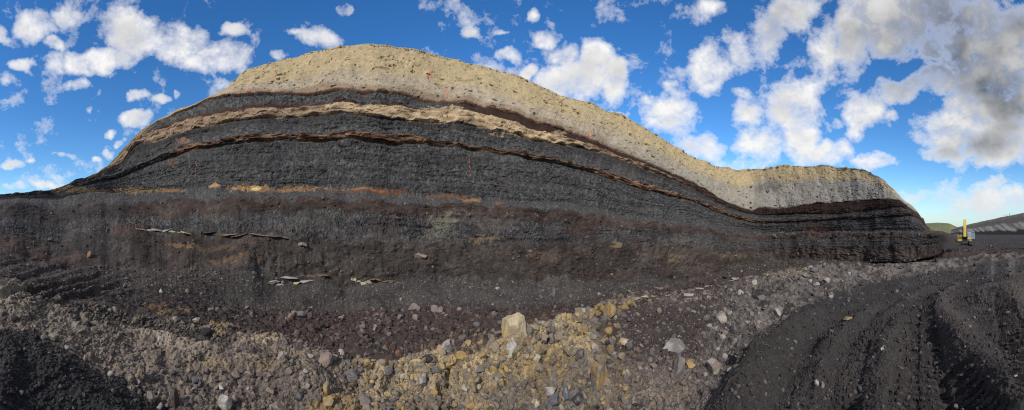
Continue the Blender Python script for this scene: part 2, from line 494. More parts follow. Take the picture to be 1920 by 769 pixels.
LN['S3'] = ([(-960, 460), (-100, 378), (0, 371), (100, 358), (180, 335), (230, 300), (253, 269), (294, 263), (323, 253), (352, 243), (394, 233), (437, 226), (500, 219), (546, 216), (594, 211), (640, 211), (697, 216), (766, 224), (800, 225.5), (860, 231), (900, 239), (969, 251), (1010, 261), (1063, 270), (1125, 285),
             (1180, 303), (1240, 326), (1280, 342), (1337, 374), (1362, 386), (1403, 400), (1420, 403), (1500, 400), (1575, 399), (1612, 394), (1690, 388), (1708, 393), (1728, 407), (1745, 432.2), (1765, 434.7), (1785, 441.5), (1800, 444), (1830, 444), (1920, 444), (2100, 445), (2880, 460)],
            [(-960, 66), (-100, 70), (0, 68), (150, 73), (220, 75), (300, 71), (420, 61.6), (500, 58.4), (700, 55.2), (1000, 62.6), (1200, 80.5), (1330, 101), (1405, 109.8), (1550, 103.8), (1700, 97),
             (1765, 106), (1800, 136), (1850, 150), (1920, 152), (2100, 140), (2880, 66)])
LN['S2'] = ([(-960, 455), (-100, 377.5), (0, 370), (100, 357), (180, 332), (230, 290), (253, 256), (283, 246), (317, 236), (340, 227), (380, 217), (426, 210), (466, 207), (500, 204), (549, 199.5), (606, 196), (680, 196), (766, 201.5), (800, 204), (860, 210), (922, 218), (954, 228), (991, 239), (1035, 248),
             (1078, 262), (1125, 279), (1180, 300), (1202, 309), (1280, 340), (1331, 367), (1362, 384), (1403, 398), (1420, 400), (1500, 397), (1575, 396), (1612, 391), (1690, 385), (1708, 391), (1728, 406.5), (1745, 431.9), (1765, 434.5), (1785, 440.8), (1800, 442.6), (1830, 442.6), (1920, 442.6), (2100, 443.6), (2880, 455)],
            [(-960, 70), (-100, 72), (0, 70), (150, 74.5), (220, 76), (300, 71.6), (420, 62), (500, 58.8), (700, 55.6), (1000, 63.1), (1200, 81), (1330, 101.6), (1405, 110.2), (1550, 104.2), (1700, 97.5),
             (1765, 112), (1800, 160), (1850, 170), (1920, 172), (2100, 156), (2880, 70)])
LN['S1'] = ([(-960, 450), (-100, 377), (0, 369), (100, 355.5), (180, 330), (230, 281), (290, 228), (340, 207), (390, 186.5), (430, 178), (480, 176), (537, 171), (590, 170.5), (640, 168.6), (680, 173), (697, 172), (717, 172), (766, 178.6), (800, 188), (860, 197), (922, 206), (994, 221), (1035, 233), (1078, 252), (1119, 268),
             (1180, 290), (1202, 301), (1280, 333), (1300, 342), (1331, 360), (1362, 377), (1394, 391), (1412, 395), (1422, 389), (1456, 389), (1500, 384.5), (1534, 381), (1575, 378), (1612, 374), (1690, 374.5), (1708, 390), (1728, 406), (1745, 431.6), (1765, 434.2), (1785, 440.3), (1800, 441.3), (1830, 441.3), (1920, 441.3), (2100, 442), (2880, 450)],
            [(-960, 76), (-100, 76), (0, 74), (150, 77), (220, 77.5), (300, 73), (420, 63.5), (500, 60.2), (700, 57), (1000, 64.7), (1200, 83), (1330, 103.4), (1405, 111.4), (1550, 105.5), (1700, 98.5),
             (1765, 120), (1800, 185), (1850, 200), (1920, 200), (2100, 176), (2880, 76)])
LN['T'] = (SKY,
           [(-960, 90), (-100, 86), (0, 80), (150, 82), (220, 80), (300, 76), (390, 68), (420, 68), (500, 66.5), (700, 64), (1000, 72), (1200, 90), (1330, 109), (1405, 117), (1550, 111), (1690, 101),
            (1765, 130), (1800, 220), (1850, 240), (1920, 240), (2100, 200), (2880, 90)])
for k in list(LN):
    if k in ('S10', 'S9', 'S8', 'S7', 'S6', 'S5', 'S4', 'S3', 'S2', 'S1', 'T'):
        ys, ds_ = LN[k]
        LN[k] = (ys, [(x, d + float(np.interp(x, [1330, 1410, 1550, 1700, 1770, 1800], [0, 3, -4, -11, -9, 0]))) for x, d in ds_])
ORDER = ['N0', 'N1', 'S13', 'S12', 'S11b', 'S11', 'S10', 'S9', 'S8', 'S7', 'S6', 'S5', 'S4', 'S3', 'S2', 'S1', 'T', 'P1', 'P2', 'P3']
ROWS = [10, 190, 105, 18, 46, 42, 48, 34, 18, 14, 62, 10, 26, 14, 20, 56, 9, 6, 8]
BAND = {n: i for i, n in enumerate(['near', 'road', 'bank', 'bank_back', 'floor', 'talus', 'lower_face', 'lower_coal', 'brown', 'bench',
                                    'main_coal', 'parting', 'coal2', 'pale', 'upper', 'overburden', 'plateau', 'plain', 'far'])}

# columns: fine where the photograph looks, coarse behind the viewer
cx = np.concatenate([np.linspace(-960, -120, 40, endpoint=False), np.linspace(-120, 0, 40, endpoint=False),
                     np.linspace(0, 1920, 1200, endpoint=False), np.linspace(1920, 2040, 40, endpoint=False), np.linspace(2040, 2880, 41)])
NC = len(cx)


def smooth1(v, sig):
    """gauss filter along the finely sampled bearing axis"""
    g = np.arange(-960, 2881, 2.0)
    f = np.interp(g, cx, v)
    r = int(sig * 2) + 1
    k = np.exp(-0.5 * (np.arange(-r, r + 1) * 2.0 / sig) ** 2)
    k /= k.sum()
    f = np.convolve(np.pad(f, r, mode='edge'), k, mode='valid')
    return np.interp(cx, g, f)


lines_y, lines_d = {}, {}
z0 = np.zeros(NC)
for i, (k, (ys, ds)) in enumerate(LN.items()):
    y = np.interp(cx, *zip(*ys))
    y = smooth1(y, 2.2 if k in ('T', 'S1', 'S10') else 4.0)
    amp = {'T': 0.9, 'S1': 1.3, 'S2': 2.6, 'S3': 2.8, 'S4': 2.8, 'S5': 2.8, 'S6': 1.2, 'S7': 1.8, 'S8': 2.5, 'S9': 3.0, 'S10': 2.5, 'S11': 2.5, 'S12': 3.0}.get(k, 1.0)
    infr = sstep(-60, 0, cx) * (1 - sstep(1740, 1770, cx) * (k not in ('S13', 'S12')))
    y = y + amp * infr * fbm(cx / 22.0, z0 + i * 7.3, z0, 11, 4, 0.6)
    d = smooth1(np.interp(cx, *zip(*ds)), 14.0)
    lines_y[k], lines_d[k] = y, d
# keep the lines in order
for a, b in zip(ORDER[10:16], ORDER[11:17]):
    pass
for a, b in zip(ORDER[15:5:-1], ORDER[16:6:-1]):      # from the skyline downwards
    lines_y[a] = np.maximum(lines_y[a], lines_y[b] + 0.25)
pts_d = [np.full(NC, 0.5)] + [lines_d[k] for k in ORDER[1:17]]
pts_z = [np.full(NC, 3.2)] + [EYE + (YH - lines_y[k]) / F * lines_d[k] for k in ORDER[1:17]]
flat_right = sstep(1755, 1800, cx)
flat_back = 1 - sstep(-500, -200, cx) + sstep(2000, 2300, cx)
zT, dT = pts_z[-1], pts_d[-1]
pts_d += [dT + 12, dT + 90, np.full(NC, 6000.0)]
pts_z += [zT - 0.3 - 0.0 * zT, zT * 0.9 - 1.5, np.full(NC, -20.0)]

# ---- grid
rowsD, rowsZ, rowsB, rowsF = [], [], [], []
for b, n in enumerate(ROWS):
    last = b == len(ROWS) - 1
    fr = np.linspace(0, 1, n + 1)[: (n + 1 if last else n)]
    d0, d1, z0_, z1_ = pts_d[b], pts_d[b + 1], pts_z[b], pts_z[b + 1]
    for f in fr:
        if b in (0,):
            d = d0 + (d1 - d0) * f
            z = z0_ + (z1_ - z0_) * f
        else:                                   # even steps in the view = denser where it is seen larger
            iv = (1 - f) / d0 + f / d1
            d = 1 / iv
            g = (d - d0) / np.where(np.abs(d1 - d0) < 1e-6, 1e-6, d1 - d0)
            z = z0_ + (z1_ - z0_) * g
        rowsD.append(d)
        rowsZ.append(z)
        rowsB.append(b)
        rowsF.append(f)
GD = np.array(rowsD)
GZ = np.array(rowsZ)
GB = np.array(rowsB)
GF = np.array(rowsF)
NR = len(GB)


def smooth_rows(a, passes):
    for _ in range(passes):
        a = a.copy()
        a[1:-1] = 0.25 * a[:-2] + 0.5 * a[1:-1] + 0.25 * a[2:]
    return a


lo = int(np.searchsorted(GB, 10))
hi = int(np.searchsorted(GB, 15))
sD, sZ = smooth_rows(GD, 10), smooth_rows(GZ, 10)
keep = np.ones(NR)
keep[: lo - 3] = 0.0
keep[-30:] = 1
GD = GD * keep[:, None] + sD * (1 - keep[:, None])
GZ = GZ * keep[:, None] + sZ * (1 - keep[:, None])
AZ = (cx - 960) / F
GX = GD * np.sin(AZ)[None, :]
GY = GD * np.cos(AZ)[None, :]
PXX = np.broadcast_to(cx[None, :], GD.shape)
PYY = YH - F * (GZ - EYE) / GD
BB = np.broadcast_to(GB[:, None], GD.shape)
FF = np.broadcast_to(GF[:, None], GD.shape)

# distance along the wall and height in the bed sequence (metres), so that beds follow the strata
wall = BAND['main_coal']
r_ref = int(np.searchsorted(GB, wall))
ds = np.hypot(np.diff(GX[r_ref]), np.diff(GY[r_ref]))
S_ = np.broadcast_to(np.concatenate([[0], np.cumsum(ds)])[None, :], GD.shape)
THK = [1, 1, 1, 1, 1, 4, 5.5, 4, 2.4, 3, 8, 1.2, 3.6, 1.4, 2.4, 9, 1, 1, 1]
T_ = (np.concatenate([[0], np.cumsum(THK)])[GB] + GF * np.array(THK)[GB])[:, None] * np.ones((1, NC))


def normals(X, Y, Z):
    du = np.stack([np.gradient(a, axis=1) for a in (X, Y, Z)], -1)
    dv = np.stack([np.gradient(a, axis=0) for a in (X, Y, Z)], -1)
    n = np.cross(du, dv)
    n /= np.linalg.norm(n, axis=-1, keepdims=True) + 1e-9
    return n


NRM = normals(GX, GY, GZ)
for _ in range(14):
    NRM[1:-1] = 0.25 * NRM[:-2] + 0.5 * NRM[1:-1] + 0.25 * NRM[2:]
    NRM[:, 1:-1] = 0.25 * NRM[:, :-2] + 0.5 * NRM[:, 1:-1] + 0.25 * NRM[:, 2:]
NRM /= np.linalg.norm(NRM, axis=-1, keepdims=True) + 1e-9
if NRM[lo + 20, NC // 2, 1] > 0:
    NRM = -NRM

# ---- what each place is made of
right = sstep(1742, 1772, PXX)                     # beyond the nose of the wall: open pit floor
leftm = 1 - sstep(120, 230, PXX)                   # low bank left of the wall
offv = np.maximum(1 - sstep(-120, -40, PXX), sstep(1960, 2040, PXX))


def bw(*names):
    m = np.zeros(NR)
    for n in names:
        m[GB == BAND[n]] = 1
    for _ in range(2):
        m[1:-1] = 0.25 * m[:-2] + 0.5 * m[1:-1] + 0.25 * m[2:]
    return m[:, None] * np.ones((1, NC))


# ---- ridges and ruts pushed up by machines: polylines in the photograph, laid on the ground
def ground_path(pts, n=160):
    pts = np.array(pts, float)
    t = np.concatenate([[0], np.cumsum(np.hypot(*np.diff(pts, axis=0).T))])
    u = np.linspace(0, t[-1], n)
    xs, ys = np.interp(u, t, pts[:, 0]), np.interp(u, t, pts[:, 1])
    ci = np.clip(np.searchsorted(cx, xs), 0, NC - 1)
    w = []
    for c, x, y in zip(ci, xs, ys):
        col = PYY[:, c]
        vis = np.where(GB <= BAND['lower_face'])[0]
        r = vis[np.argmin(np.abs(col[vis] - y) + 0.0)]
        d = GD[r, c]
        a = (x - 960) / F
        w.append((d * math.sin(a), d * math.cos(a)))
    return np.array(w)


def path_coords(path, sel):
    """signed distance from the path and distance along it for the vertices in sel"""
    x, y = GX[sel], GY[sel]
    best = np.full(x.shape, 1e9)
    side = np.zeros(x.shape)
    along = np.zeros(x.shape)
    s0 = 0.0
    for (ax, ay), (bx, by) in zip(path[:-1], path[1:]):
        vx, vy = bx - ax, by - ay
        L = math.hypot(vx, vy) + 1e-9
        t = np.clip(((x - ax) * vx + (y - ay) * vy) / L ** 2, 0, 1)
        ddx, ddy = x - ax - t * vx, y - ay - t * vy
        d = np.hypot(ddx, ddy)
        m = d < best
        best = np.where(m, d, best)
        side = np.where(m, np.sign(vx * ddy - vy * ddx), side)
        along = np.where(m, s0 + t * L, along)
        s0 += L
    return best * side, along


RIDGE = np.zeros(GD.shape)
LUG = np.zeros(GD.shape)
DARK = np.zeros(GD.shape)


def ridge(pts, h, w, bands=(0, 1, 2), power=2.0):
    path = ground_path(pts, 60)
    r0, r1 = np.searchsorted(GB, bands[0]), np.searchsorted(GB, bands[-1] + 1)
    xs = [p[0] for p in pts]
    c0, c1 = np.searchsorted(cx, min(xs) - 160), np.searchsorted(cx, max(xs) + 160)
    sel = (slice(r0, r1), slice(c0, c1))
    d, s = path_coords(path, sel)
    d = d + 0.25 * w * fbm(GX[sel] / (w * 1.5), GY[sel] / (w * 1.5), GX[sel] * 0, 71, 2)
    ends = sstep(0, w * 1.5, s) * 1.0
    RIDGE[sel] += h * np.exp(-(np.abs(d) / w) ** power) * (0.75 + 0.25 * fbm(s / (w * 2), s * 0, s * 0, 5, 2))
    return d, s, sel


def track(pts, w, pitch, depth, bands=(0, 1)):
    """print of a crawler track: a shallow trough with a bar for every grouser"""
    path = ground_path(pts, 60)
    r0, r1 = np.searchsorted(GB, bands[0]), np.searchsorted(GB, bands[-1] + 1)
    xs = [p[0] for p in pts]
    c0, c1 = np.searchsorted(cx, min(xs) - 160), np.searchsorted(cx, max(xs) + 160)
    sel = (slice(r0, r1), slice(c0, c1))
    d, s = path_coords(path, sel)
    m = 1 - sstep(w * 0.42, w * 0.55, np.abs(d + 0.05 * vnoise(s * 2, s * 0, s * 0, 3)))
    worn = sstep(-0.7, 0.1, fbm(GX[sel] / 2.5, GY[sel] / 2.5, GX[sel] * 0, 44, 2))
    RIDGE[sel] -= depth * m
    LUG[sel] += m * worn * depth * 0.8 * np.sign(np.sin(2 * math.pi * s / pitch + 0.6 * vnoise(s * 0.7, d * 1.2, s * 0, 8))) * 0.8


# right: haul road berms and ruts
ridge([(1640, 800), (1652, 720), (1664, 650), (1680, 590), (1705, 558), (1745, 536), (1800, 520), (1850, 512)], 0.42, 0.75)
ridge([(1930, 800), (1890, 745), (1850, 700), (1812, 650), (1782, 612), (1762, 580), (1762, 556), (1800, 535)], 0.62, 0.9)
ridge([(1500, 790), (1530, 700), (1565, 640), (1600, 605), (1650, 575)], 0.45, 0.7)
ridge([(1392, 780), (1405, 730), (1430, 690), (1470, 640), (1520, 590)], 1.0, 0.8)
ridge([(1860, 560), (1890, 540), (1930, 524)], 0.9, 2.5)
ridge([(1960, 700), (1930, 640), (1905, 600), (1895, 560)], 0.5, 1.1)
for pts, h_, w_ in [([(1450, 800), (1475, 720), (1515, 650), (1565, 600), (1630, 560), (1710, 535), (1790, 517), (1850, 506)], -0.22, 0.45),
                    ([(1535, 800), (1552, 720), (1585, 650), (1625, 600), (1680, 562), (1740, 538), (1810, 519)], -0.25, 0.45),
                    ([(1600, 800), (1615, 720), (1638, 650), (1662, 605), (1700, 572), (1750, 545)], -0.25, 0.4),
                    ([(1790, 800), (1775, 720), (1758, 660), (1744, 610)], -0.3, 0.5), ([(1860, 800), (1830, 740), (1800, 690)], -0.25, 0.5)]:
    ridge(pts, h_, w_)
ridge([(1772, 469), (1812, 467), (1856, 465)], 1.1, 1.6, (3, 9))
track([(1742, 800), (1738, 700), (1732, 640), (1730, 590), (1745, 560), (1775, 542)], 1.3, 0.42, 0.17)
track([(1690, 800), (1697, 720), (1705, 650), (1712, 600), (1725, 565)], 0.8, 0.42, 0.13)
track([(1935, 740), (1905, 660), (1888, 600), (1880, 570)], 1.2, 0.42, 0.16)
track([(1575, 800), (1590, 720), (1612, 650), (1640, 600)], 0.9, 0.42, 0.11)
track([(1480, 800), (1500, 720), (1540, 650), (1590, 600)], 0.9, 0.42, 0.1)
track([(1840, 800), (1812, 740), (1790, 700)], 1.1, 0.42, 0.15)
# left: second ridge of the spoil bank, small mound at the very edge
ridge([(-40, 545), (45, 556), (120, 588), (190, 606), (250, 620), (320, 637), (420, 664), (520, 694), (600, 722)], 0.3, 0.45)
ridge([(-40, 536), (60, 556), (150, 582), (250, 602), (340, 616), (420, 636)], -0.32, 0.5)
ridge([(-30, 545), (20, 550), (45, 560)], 0.45, 0.8)
ridge([(-10, 800), (5, 740), (18, 690), (10, 650)], 0.45, 0.45)
ridge([(240, 800), (160, 740), (90, 690)], 0.22, 0.5)
ridge([(430, 607), (480, 618), (530, 630)], 0.35, 0.6, (2, 3))

zz = np.zeros(GD.shape)
nA = fbm(PXX / 60, PYY / 40, zz, 101, 4, 0.6)
nB = fbm(PXX / 9, PYY / 6, zz, 102, 4, 0.65)
nC = vnoise(PXX / 1.7, PYY / 1.7, zz, 103)
mid = sstep(640, 720, PXX + 40 * nB) * (1 - sstep(1100, 1190, PXX + 60 * nB))
# ---- displacement
P = (GX, GY, GZ)
DISP = np.zeros(GD.shape)
zz = np.zeros(GD.shape)


def zone(*names):
    b = [BAND[n] for n in names]
    r0, r1 = np.searchsorted(GB, min(b)), np.searchsorted(GB, max(b) + 1)
    return slice(max(r0 - 4, 0), min(r1 + 4, NR))


# big swell of the whole face
sel = zone('lower_face', 'overburden')
wallw = (1 - right[sel]) * (1 - offv[sel])
DISP[sel] += wallw * (0.9 * fbm(S_[sel] / 9.0, GZ[sel] / 14.0, zz[sel], 1, 3) + 0.35 * fbm(S_[sel] / 2.6, GZ[sel] / 4.0, zz[sel], 2, 3) * sstep(250, 500, PXX[sel]))

# coal: cleated blocks and bedding ledges
w = bw('main_coal', 'coal2', 'upper', 'lower_coal') * (1 - right)
w *= 1 - 0.5 * leftm
sel = zone('lower_coal', 'upper')
s, t = S_[sel], T_[sel]
ws = s + 0.5 * fbm(s / 1.5, t / 1.0, zz[sel], 21, 2)
wt = t + 0.25 * fbm(s / 3.0, t / 1.5, zz[sel], 22, 2)
_, e1, c1 = worley(ws / 1.9, wt / 0.55, 31)
_, e2, c2 = worley(ws / 0.40, wt / 0.45, 32)
c2 = 0.5 + (c2 - 0.5) * np.where(BB[sel] == BAND['lower_coal'], 0.5, 1.0)
_, e3, c3 = worley(ws / 0.2, wt / 0.2, 33)
bed = vnoise(wt / 0.55 + 50, s / 14.0, zz[sel], 23) + 0.6 * vnoise(wt / 0.22, s / 8.0, zz[sel], 24)
loose = sstep(-0.25, 0.3, fbm(s / 11.0, t / 2.2, zz[sel], 26, 3))
blk = 0.55 * (c1 - 0.5) + 0.34 * (c2 - 0.5) + 0.26 * (c3 - 0.5) - 0.22 * np.exp(-e1 * 7) - 0.14 * np.exp(-e2 * 6)
DISP[sel] += w[sel] * (0.40 * blk * (0.35 + 0.65 * loose) + 0.13 * bed * (0.5 + 0.5 * loose) + 0.05 * vnoise(s / 0.2, t / 0.4, zz[sel], 25))
COALBLK = np.zeros(GD.shape)
COALBLK[sel] = c3
COALCRK = np.zeros(GD.shape)
COALCRK[sel] = np.exp(-e1 * 6)

# partings: thin hard bands that stand proud, ragged edges and a shadow gap under them
for nm, amp, lam, sd in (('parting', 0.65, 0.16, 41), ('pale', 0.5, 0.45, 43)):
    w = bw(nm) * (1 - right)
    sel = zone(nm)
    s, t = S_[sel], T_[sel]
    _, e, c = worley(s / 1.1 + fbm(s / 3, t, zz[sel], sd + 3, 2), t / 0.35, sd)
    DISP[sel] += w[sel] * (amp * (0.45 + 0.55 * fbm(s / 2.2, t / 0.6, zz[sel], sd, 3)) + 0.3 * vnoise(s / 1.6, t / lam, zz[sel], sd + 1) + 0.35 * (c - 0.5))
# shadow gap just below each
for line, dep in (('parting', 0.45), ('pale', 0.45), ('overburden', 0.5)):
    r = int(np.searchsorted(GB, BAND[line]))
    for k, q in ((-1, 1.0), (-2, 0.8), (-3, 0.4), (0, 0.4)):
        DISP[r + k] -= dep * q * (0.4 + 0.6 * sstep(-0.4, 0.4, vnoise(S_[r] / 3.5, zz[r], zz[r] + dep, 47))) * (1 - right[r])

# overburden: lumpy clay with pits and torn ledges
w = bw('overburden') * (1 - right)
sel = zone('overburden')
s, t = S_[sel], T_[sel]
_, e1, c1 = worley(s / 1.1 + 0.4 * fbm(s, t, zz[sel], 51, 2), t / 0.55, 52)
_, e2, c2 = worley(s / 0.42, t / 0.28, 53)
pit = fbm(s / 1.3, t / 0.5, zz[sel] + 9, 54, 3)
DISP[sel] += w[sel] * (0.04 * (c1 - 0.5) + 0.05 * (c2 - 0.5) + 0.12 * fbm(s / 0.9, t / 0.3, zz[sel], 55, 4, 0.7) - 0.9 * sstep(0.50, 0.62, pit) * sstep(0.0, 0.5, 1 - FF[sel])
                       - 0.22 * sstep(0.43, 0.54, fbm(s / 0.9, t / 0.30, zz[sel], 57, 3)))
PIT = np.zeros(GD.shape)

# brown soil and lower face: rills, slumps, small ledges
w = bw('lower_face', 'brown') * (1 - right)
sel = zone('lower_face', 'brown')
s, t = S_[sel], T_[sel]
lf = fbm(s / 1.4, GZ[sel] / 6.0, zz[sel], 61, 3)
ril = sstep(420, 700, PXX[sel])
w = w * (0.35 + 0.65 * sstep(330, 620, PXX))
DISP[sel] += w[sel] * (0.12 * lf * ril + 0.35 * (1 - ril) * fbm(GX[sel] / 2.2, GY[sel] / 2.2, GZ[sel] / 2.2, 60, 4) + 0.26 * fbm(s / 1.1, GZ[sel] / 1.1, zz[sel], 62, 4) + 0.55 * np.abs(fbm(s / 3.0, t / 0.7, zz[sel], 63, 4)) + 0.7 * fbm(s / 5.0, GZ[sel] / 2.2, zz[sel], 59, 4))
# hollows dug along its foot (scalloped) and vertical gullies on the far wall
far = sstep(1380, 1440, PXX)
DISP[sel] -= w[sel] * far[sel] * (0.9 * sstep(0.15, 0.6, fbm(s / 3.2, GZ[sel] / 20.0, zz[sel], 64, 2)))
# bench, talus and floor
w = bw('bench', 'talus')
sel = zone('talus', 'bench')
DISP[sel] += w[sel] * (0.25 * fbm(GX[sel] / 3, GY[sel] / 3, GZ[sel] / 3, 65, 3) + 0.06 * vnoise(GX[sel] / 0.25, GY[sel] / 0.25, GZ[sel] / 0.25, 66))
w = bw('floor')
sel = zone('floor')
_, e, c = worley(GX[sel] / 0.6, GY[sel] / 0.6, 67)
DISP[sel] += w[sel] * (0.35 * fbm(GX[sel] / 4, GY[sel] / 4, zz[sel], 68, 3) + 0.16 * (c - 0.4) * sstep(0.05, 0.25, e) + 0.1 * vnoise(GX[sel] / 0.3, GY[sel] / 0.3, zz[sel], 69))
# spoil bank
w = bw('bank', 'bank_back')
sel = zone('bank', 'bank_back')
x, y, z = GX[sel], GY[sel], GZ[sel]
sc = np.clip(GD[sel] / 11.0, 1, 3)
_, e1, c1 = worley(x / 0.55, y / 0.40 + z / 0.5, 81)
_, e2, c2 = worley(x / 0.2, y / 0.16 + z / 0.2, 82)
fine = np.where(BB[sel] == BAND['bank'], 1.0 - 0.8 * sstep(0.93, 1.0, FF[sel]), 0.1)
DISP[sel] += w[sel] * ((0.42 + 0.30 * mid[sel]) * (fine * fbm(x / 1.5, y / 1.5, z / 1.5, 83, 5, 0.6) + (1 - fine) * fbm(x / 1.5, y / 1.5, z / 1.5, 83, 2, 0.6)) - 0.35 * fine * mid[sel] * sstep(0.05, 0.4, fbm(x / 0.6, y / 0.9, zz[sel], 85, 3)) + (0.07 * (c1 - 0.4) * sstep(0.04, 0.25, e1) + 0.035 * (c2 - 0.4) * sstep(0.03, 0.2, e2) + 0.06 * fbm(x / 0.22, y / 0.22, z / 0.22, 88, 3, 0.75)) * (0.5 + 0.5 * sc) * fine
                       + 0.05 * fine * vnoise(x / 0.07, y / 0.07, z / 0.07, 84))
# left slope: diagonal scrapes of a dozer blade
scr = (1 - sstep(170, 300, PXX)) * sstep(465, 500, PYY) * (1 - sstep(545, 575, PYY)) * (1 - offv)
q = vnoise(PXX / 70.0 + PYY / 16.0, (PYY + 0.28 * PXX) / 7.0, zz, 86)
DISP += 0.34 * scr * q
# road, heap
w = bw('near', 'road')
sel = zone('near', 'road')
x, y = GX[sel], GY[sel]
_, e2, c2 = worley(x / 0.22, y / 0.22, 92)
DISP[sel] += w[sel] * (0.22 * fbm(x / 1.7, y / 1.7, zz[sel], 91, 4) + 0.12 * (c2 - 0.45) * sstep(0.03, 0.2, e2) * sstep(-.2, .5, fbm(x / 1.1, y / 1.1, zz[sel], 94, 2) + .15)
                       + 0.035 * vnoise(x / 0.06, y / 0.06, zz[sel], 93))
# open floor beyond the nose
sel = zone('talus', 'plateau')
DISP[sel] += right[sel] * (1 - sstep(110, 160, GD[sel])) * 0.5 * fbm(GX[sel] / 5, GY[sel] / 5, zz[sel], 95, 3)
DISP *= (1 - 0.6 * offv)
DISP[GB >= BAND['plain']] = 0

BX, BY, BZ = (GX + NRM[..., 0] * DISP, GY + NRM[..., 1] * DISP, GZ + NRM[..., 2] * DISP + RIDGE + LUG)
VX, VY, VZ = BX, BY, BZ

# ---- colour of each place (ground tones, with lighter coal blocks and berms, darker cracks)
C = np.zeros(GD.shape + (3,))


def paint(mask, col):
    m = np.clip(mask, 0, 1)[..., None]
    C[:] = C * (1 - m) + np.asarray(col) * m


def patch(x, y, rx, ry, col, s=1.0, rough=0.6, seed=1, f=1.0):
    """irregular stain or outcrop of another earth"""
    c0, c1 = np.searchsorted(cx, x - rx * 1.9), np.searchsorted(cx, x + rx * 1.9)
    sl = (slice(0, NR), slice(c0, c1))
    X, Y = PXX[sl], PYY[sl]
    r = np.sqrt(((X - x) / rx) ** 2 + ((Y - y) / ry) ** 2)
    n = fbm(X / (6 * f), Y / (4 * f), X * 0, seed, 4, 0.65)
    m = s * sstep(0, 0.35, 1 - r + rough * 1.6 * n)
    C[sl] = C[sl] * (1 - m[..., None]) + np.asarray(col) * m[..., None]


inb = lambda *n: np.isin(BB, [BAND[k] for k in n]).astype(float)

paint(np.ones(GD.shape), tone(62, 56, 54))
paint(inb('near', 'road'), tone(60, 56, 54))
EARTH = np.zeros(GD.shape)
paint(inb('near', 'road') * sstep(0.0, 0.6, nA + 0.4 * nB) * 0.6, tone(70, 64, 62))
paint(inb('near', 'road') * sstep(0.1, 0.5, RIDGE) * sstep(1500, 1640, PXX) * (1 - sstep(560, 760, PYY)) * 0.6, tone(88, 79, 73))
paint(inb('near', 'road') * (1 - sstep(500, 700, PXX)), tone(48, 46, 47))
# bank: left grey-pink, middle yellow clay, brown soil, right grey rubble
bk = inb('bank', 'bank_back')
paint(bk, tone(112, 101, 92))
paint(bk * sstep(0.0, 0.35, nB + 0.2 * nA) * 0.7, tone(148, 132, 116))
paint(bk * sstep(0.1, 0.45, -nB + 0.3 * nA) * 0.8, tone(72, 64, 61))
paint(bk * mid, tone(124, 112, 96))
paint(bk * mid * sstep(-0.02, 0.22, nA * 0.6 + nB + 0.3 * (FF - 0.5)), tone(178, 157, 120))
paint(bk * mid * sstep(0.12, 0.4, nB * 0.7 - nA * 0.6), tone(92, 84, 80))
brn = sstep(1105, 1150, PXX + (PYY - 640) * -0.35 + 30 * nB) * (1 - sstep(1310, 1370, PXX - (PYY - 640) * -0.3 + 30 * nB)) * (1 - sstep(650, 720, PYY + 40 * nB))
paint(bk * brn * 0.9, tone(64, 54, 51))
rg = sstep(1300, 1380, PXX + (640 - PYY) * -0.3 + 25 * nB)
paint(bk * rg, tone(88, 82, 78))
paint(bk * rg * sstep(0, 0.3, nB), tone(116, 108, 102))
paint(bk * rg * sstep(0.1, 0.4, -nB - 0.4 * nA), tone(58, 52, 50))
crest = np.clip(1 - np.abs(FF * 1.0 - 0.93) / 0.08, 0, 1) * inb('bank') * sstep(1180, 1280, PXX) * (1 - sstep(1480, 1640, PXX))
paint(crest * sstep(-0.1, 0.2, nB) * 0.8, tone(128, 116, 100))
ry = np.interp(cx, [-40, 45, 120, 190, 250, 320, 420, 520, 600], [540, 550, 582, 600, 614, 630, 656, 690, 720])[None, :]
trough = inb('bank') * (1 - sstep(-6, 3, PYY - ry + 10 * nB)) * (1 - sstep(360, 470, PXX + 30 * nB))
paint(trough * 0.9, tone(64, 58, 55))
paint(inb('bank') * sstep(-4, 2, PYY - ry + 8 * nB) * (1 - sstep(12, 40, PYY - ry + 12 * nB)) * (1 - sstep(330, 460, PXX)) * 0.75, tone(160, 146, 128))
paint(inb('bank') * sstep(0.15, 0.4, fbm(PXX / 30, PYY / 20, zz, 131, 4, 0.6)) * (1 - sstep(660, 720, PXX)) * 0.8, tone(70, 62, 58))
paint(inb('bank') * sstep(1350, 1420, PXX) * (1 - sstep(0.05, 0.4, FF + 0.3 * nB)) * 0.8, tone(64, 59, 57))
lb = inb('bank') * (1 - sstep(180, 300, PXX)) * sstep(0.45, 0.7, FF + 0.3 * nB)
paint(lb * 0.75, tone(66, 59, 56))
paint(inb('bank_back'), tone(66, 58, 54))
# floor: reddish brown rubble
paint(inb('floor'), tone(72, 60, 56))
paint(inb('floor') * sstep(0, 0.4, nB) * 0.6, tone(92, 80, 76))
paint(inb('floor') * (1 - sstep(380, 520, PXX)), tone(64, 57, 55))
paint(inb('talus'), tone(70, 66, 64))
paint(inb('talus') * (1 - sstep(200, 520, PXX)), tone(70, 63, 60))
paint(inb('talus') * sstep(1300, 1420, PXX), tone(62, 55, 52))
paint(inb('talus') * sstep(0.32, 0.5, nC + 0.25 * nB) * 0.7, tone(100, 92, 84))
paint(inb('lower_face'), tone(63, 57, 53))
paint(inb('lower_face') * sstep(930, 1010, PXX + 40 * nB) * 0.85, tone(62, 53, 49))
paint(inb('lower_face') * sstep(0.05, 0.5, nB + 0.3 * nA) * 0.5, tone(80, 72, 66))
paint(inb('lower_coal'), tone(63, 60, 57))
paint(inb('lower_coal') * sstep(-0.1, 0.35, nA + 0.5 * nB) * 0.7, tone(62, 57, 54))
paint(inb('brown'), tone(70, 58, 53))
paint(inb('brown', 'lower_face') * sstep(0.0, 0.5, nA) * 0.25, tone(74, 59, 52))
paint(inb('bench'), tone(73, 71, 70))
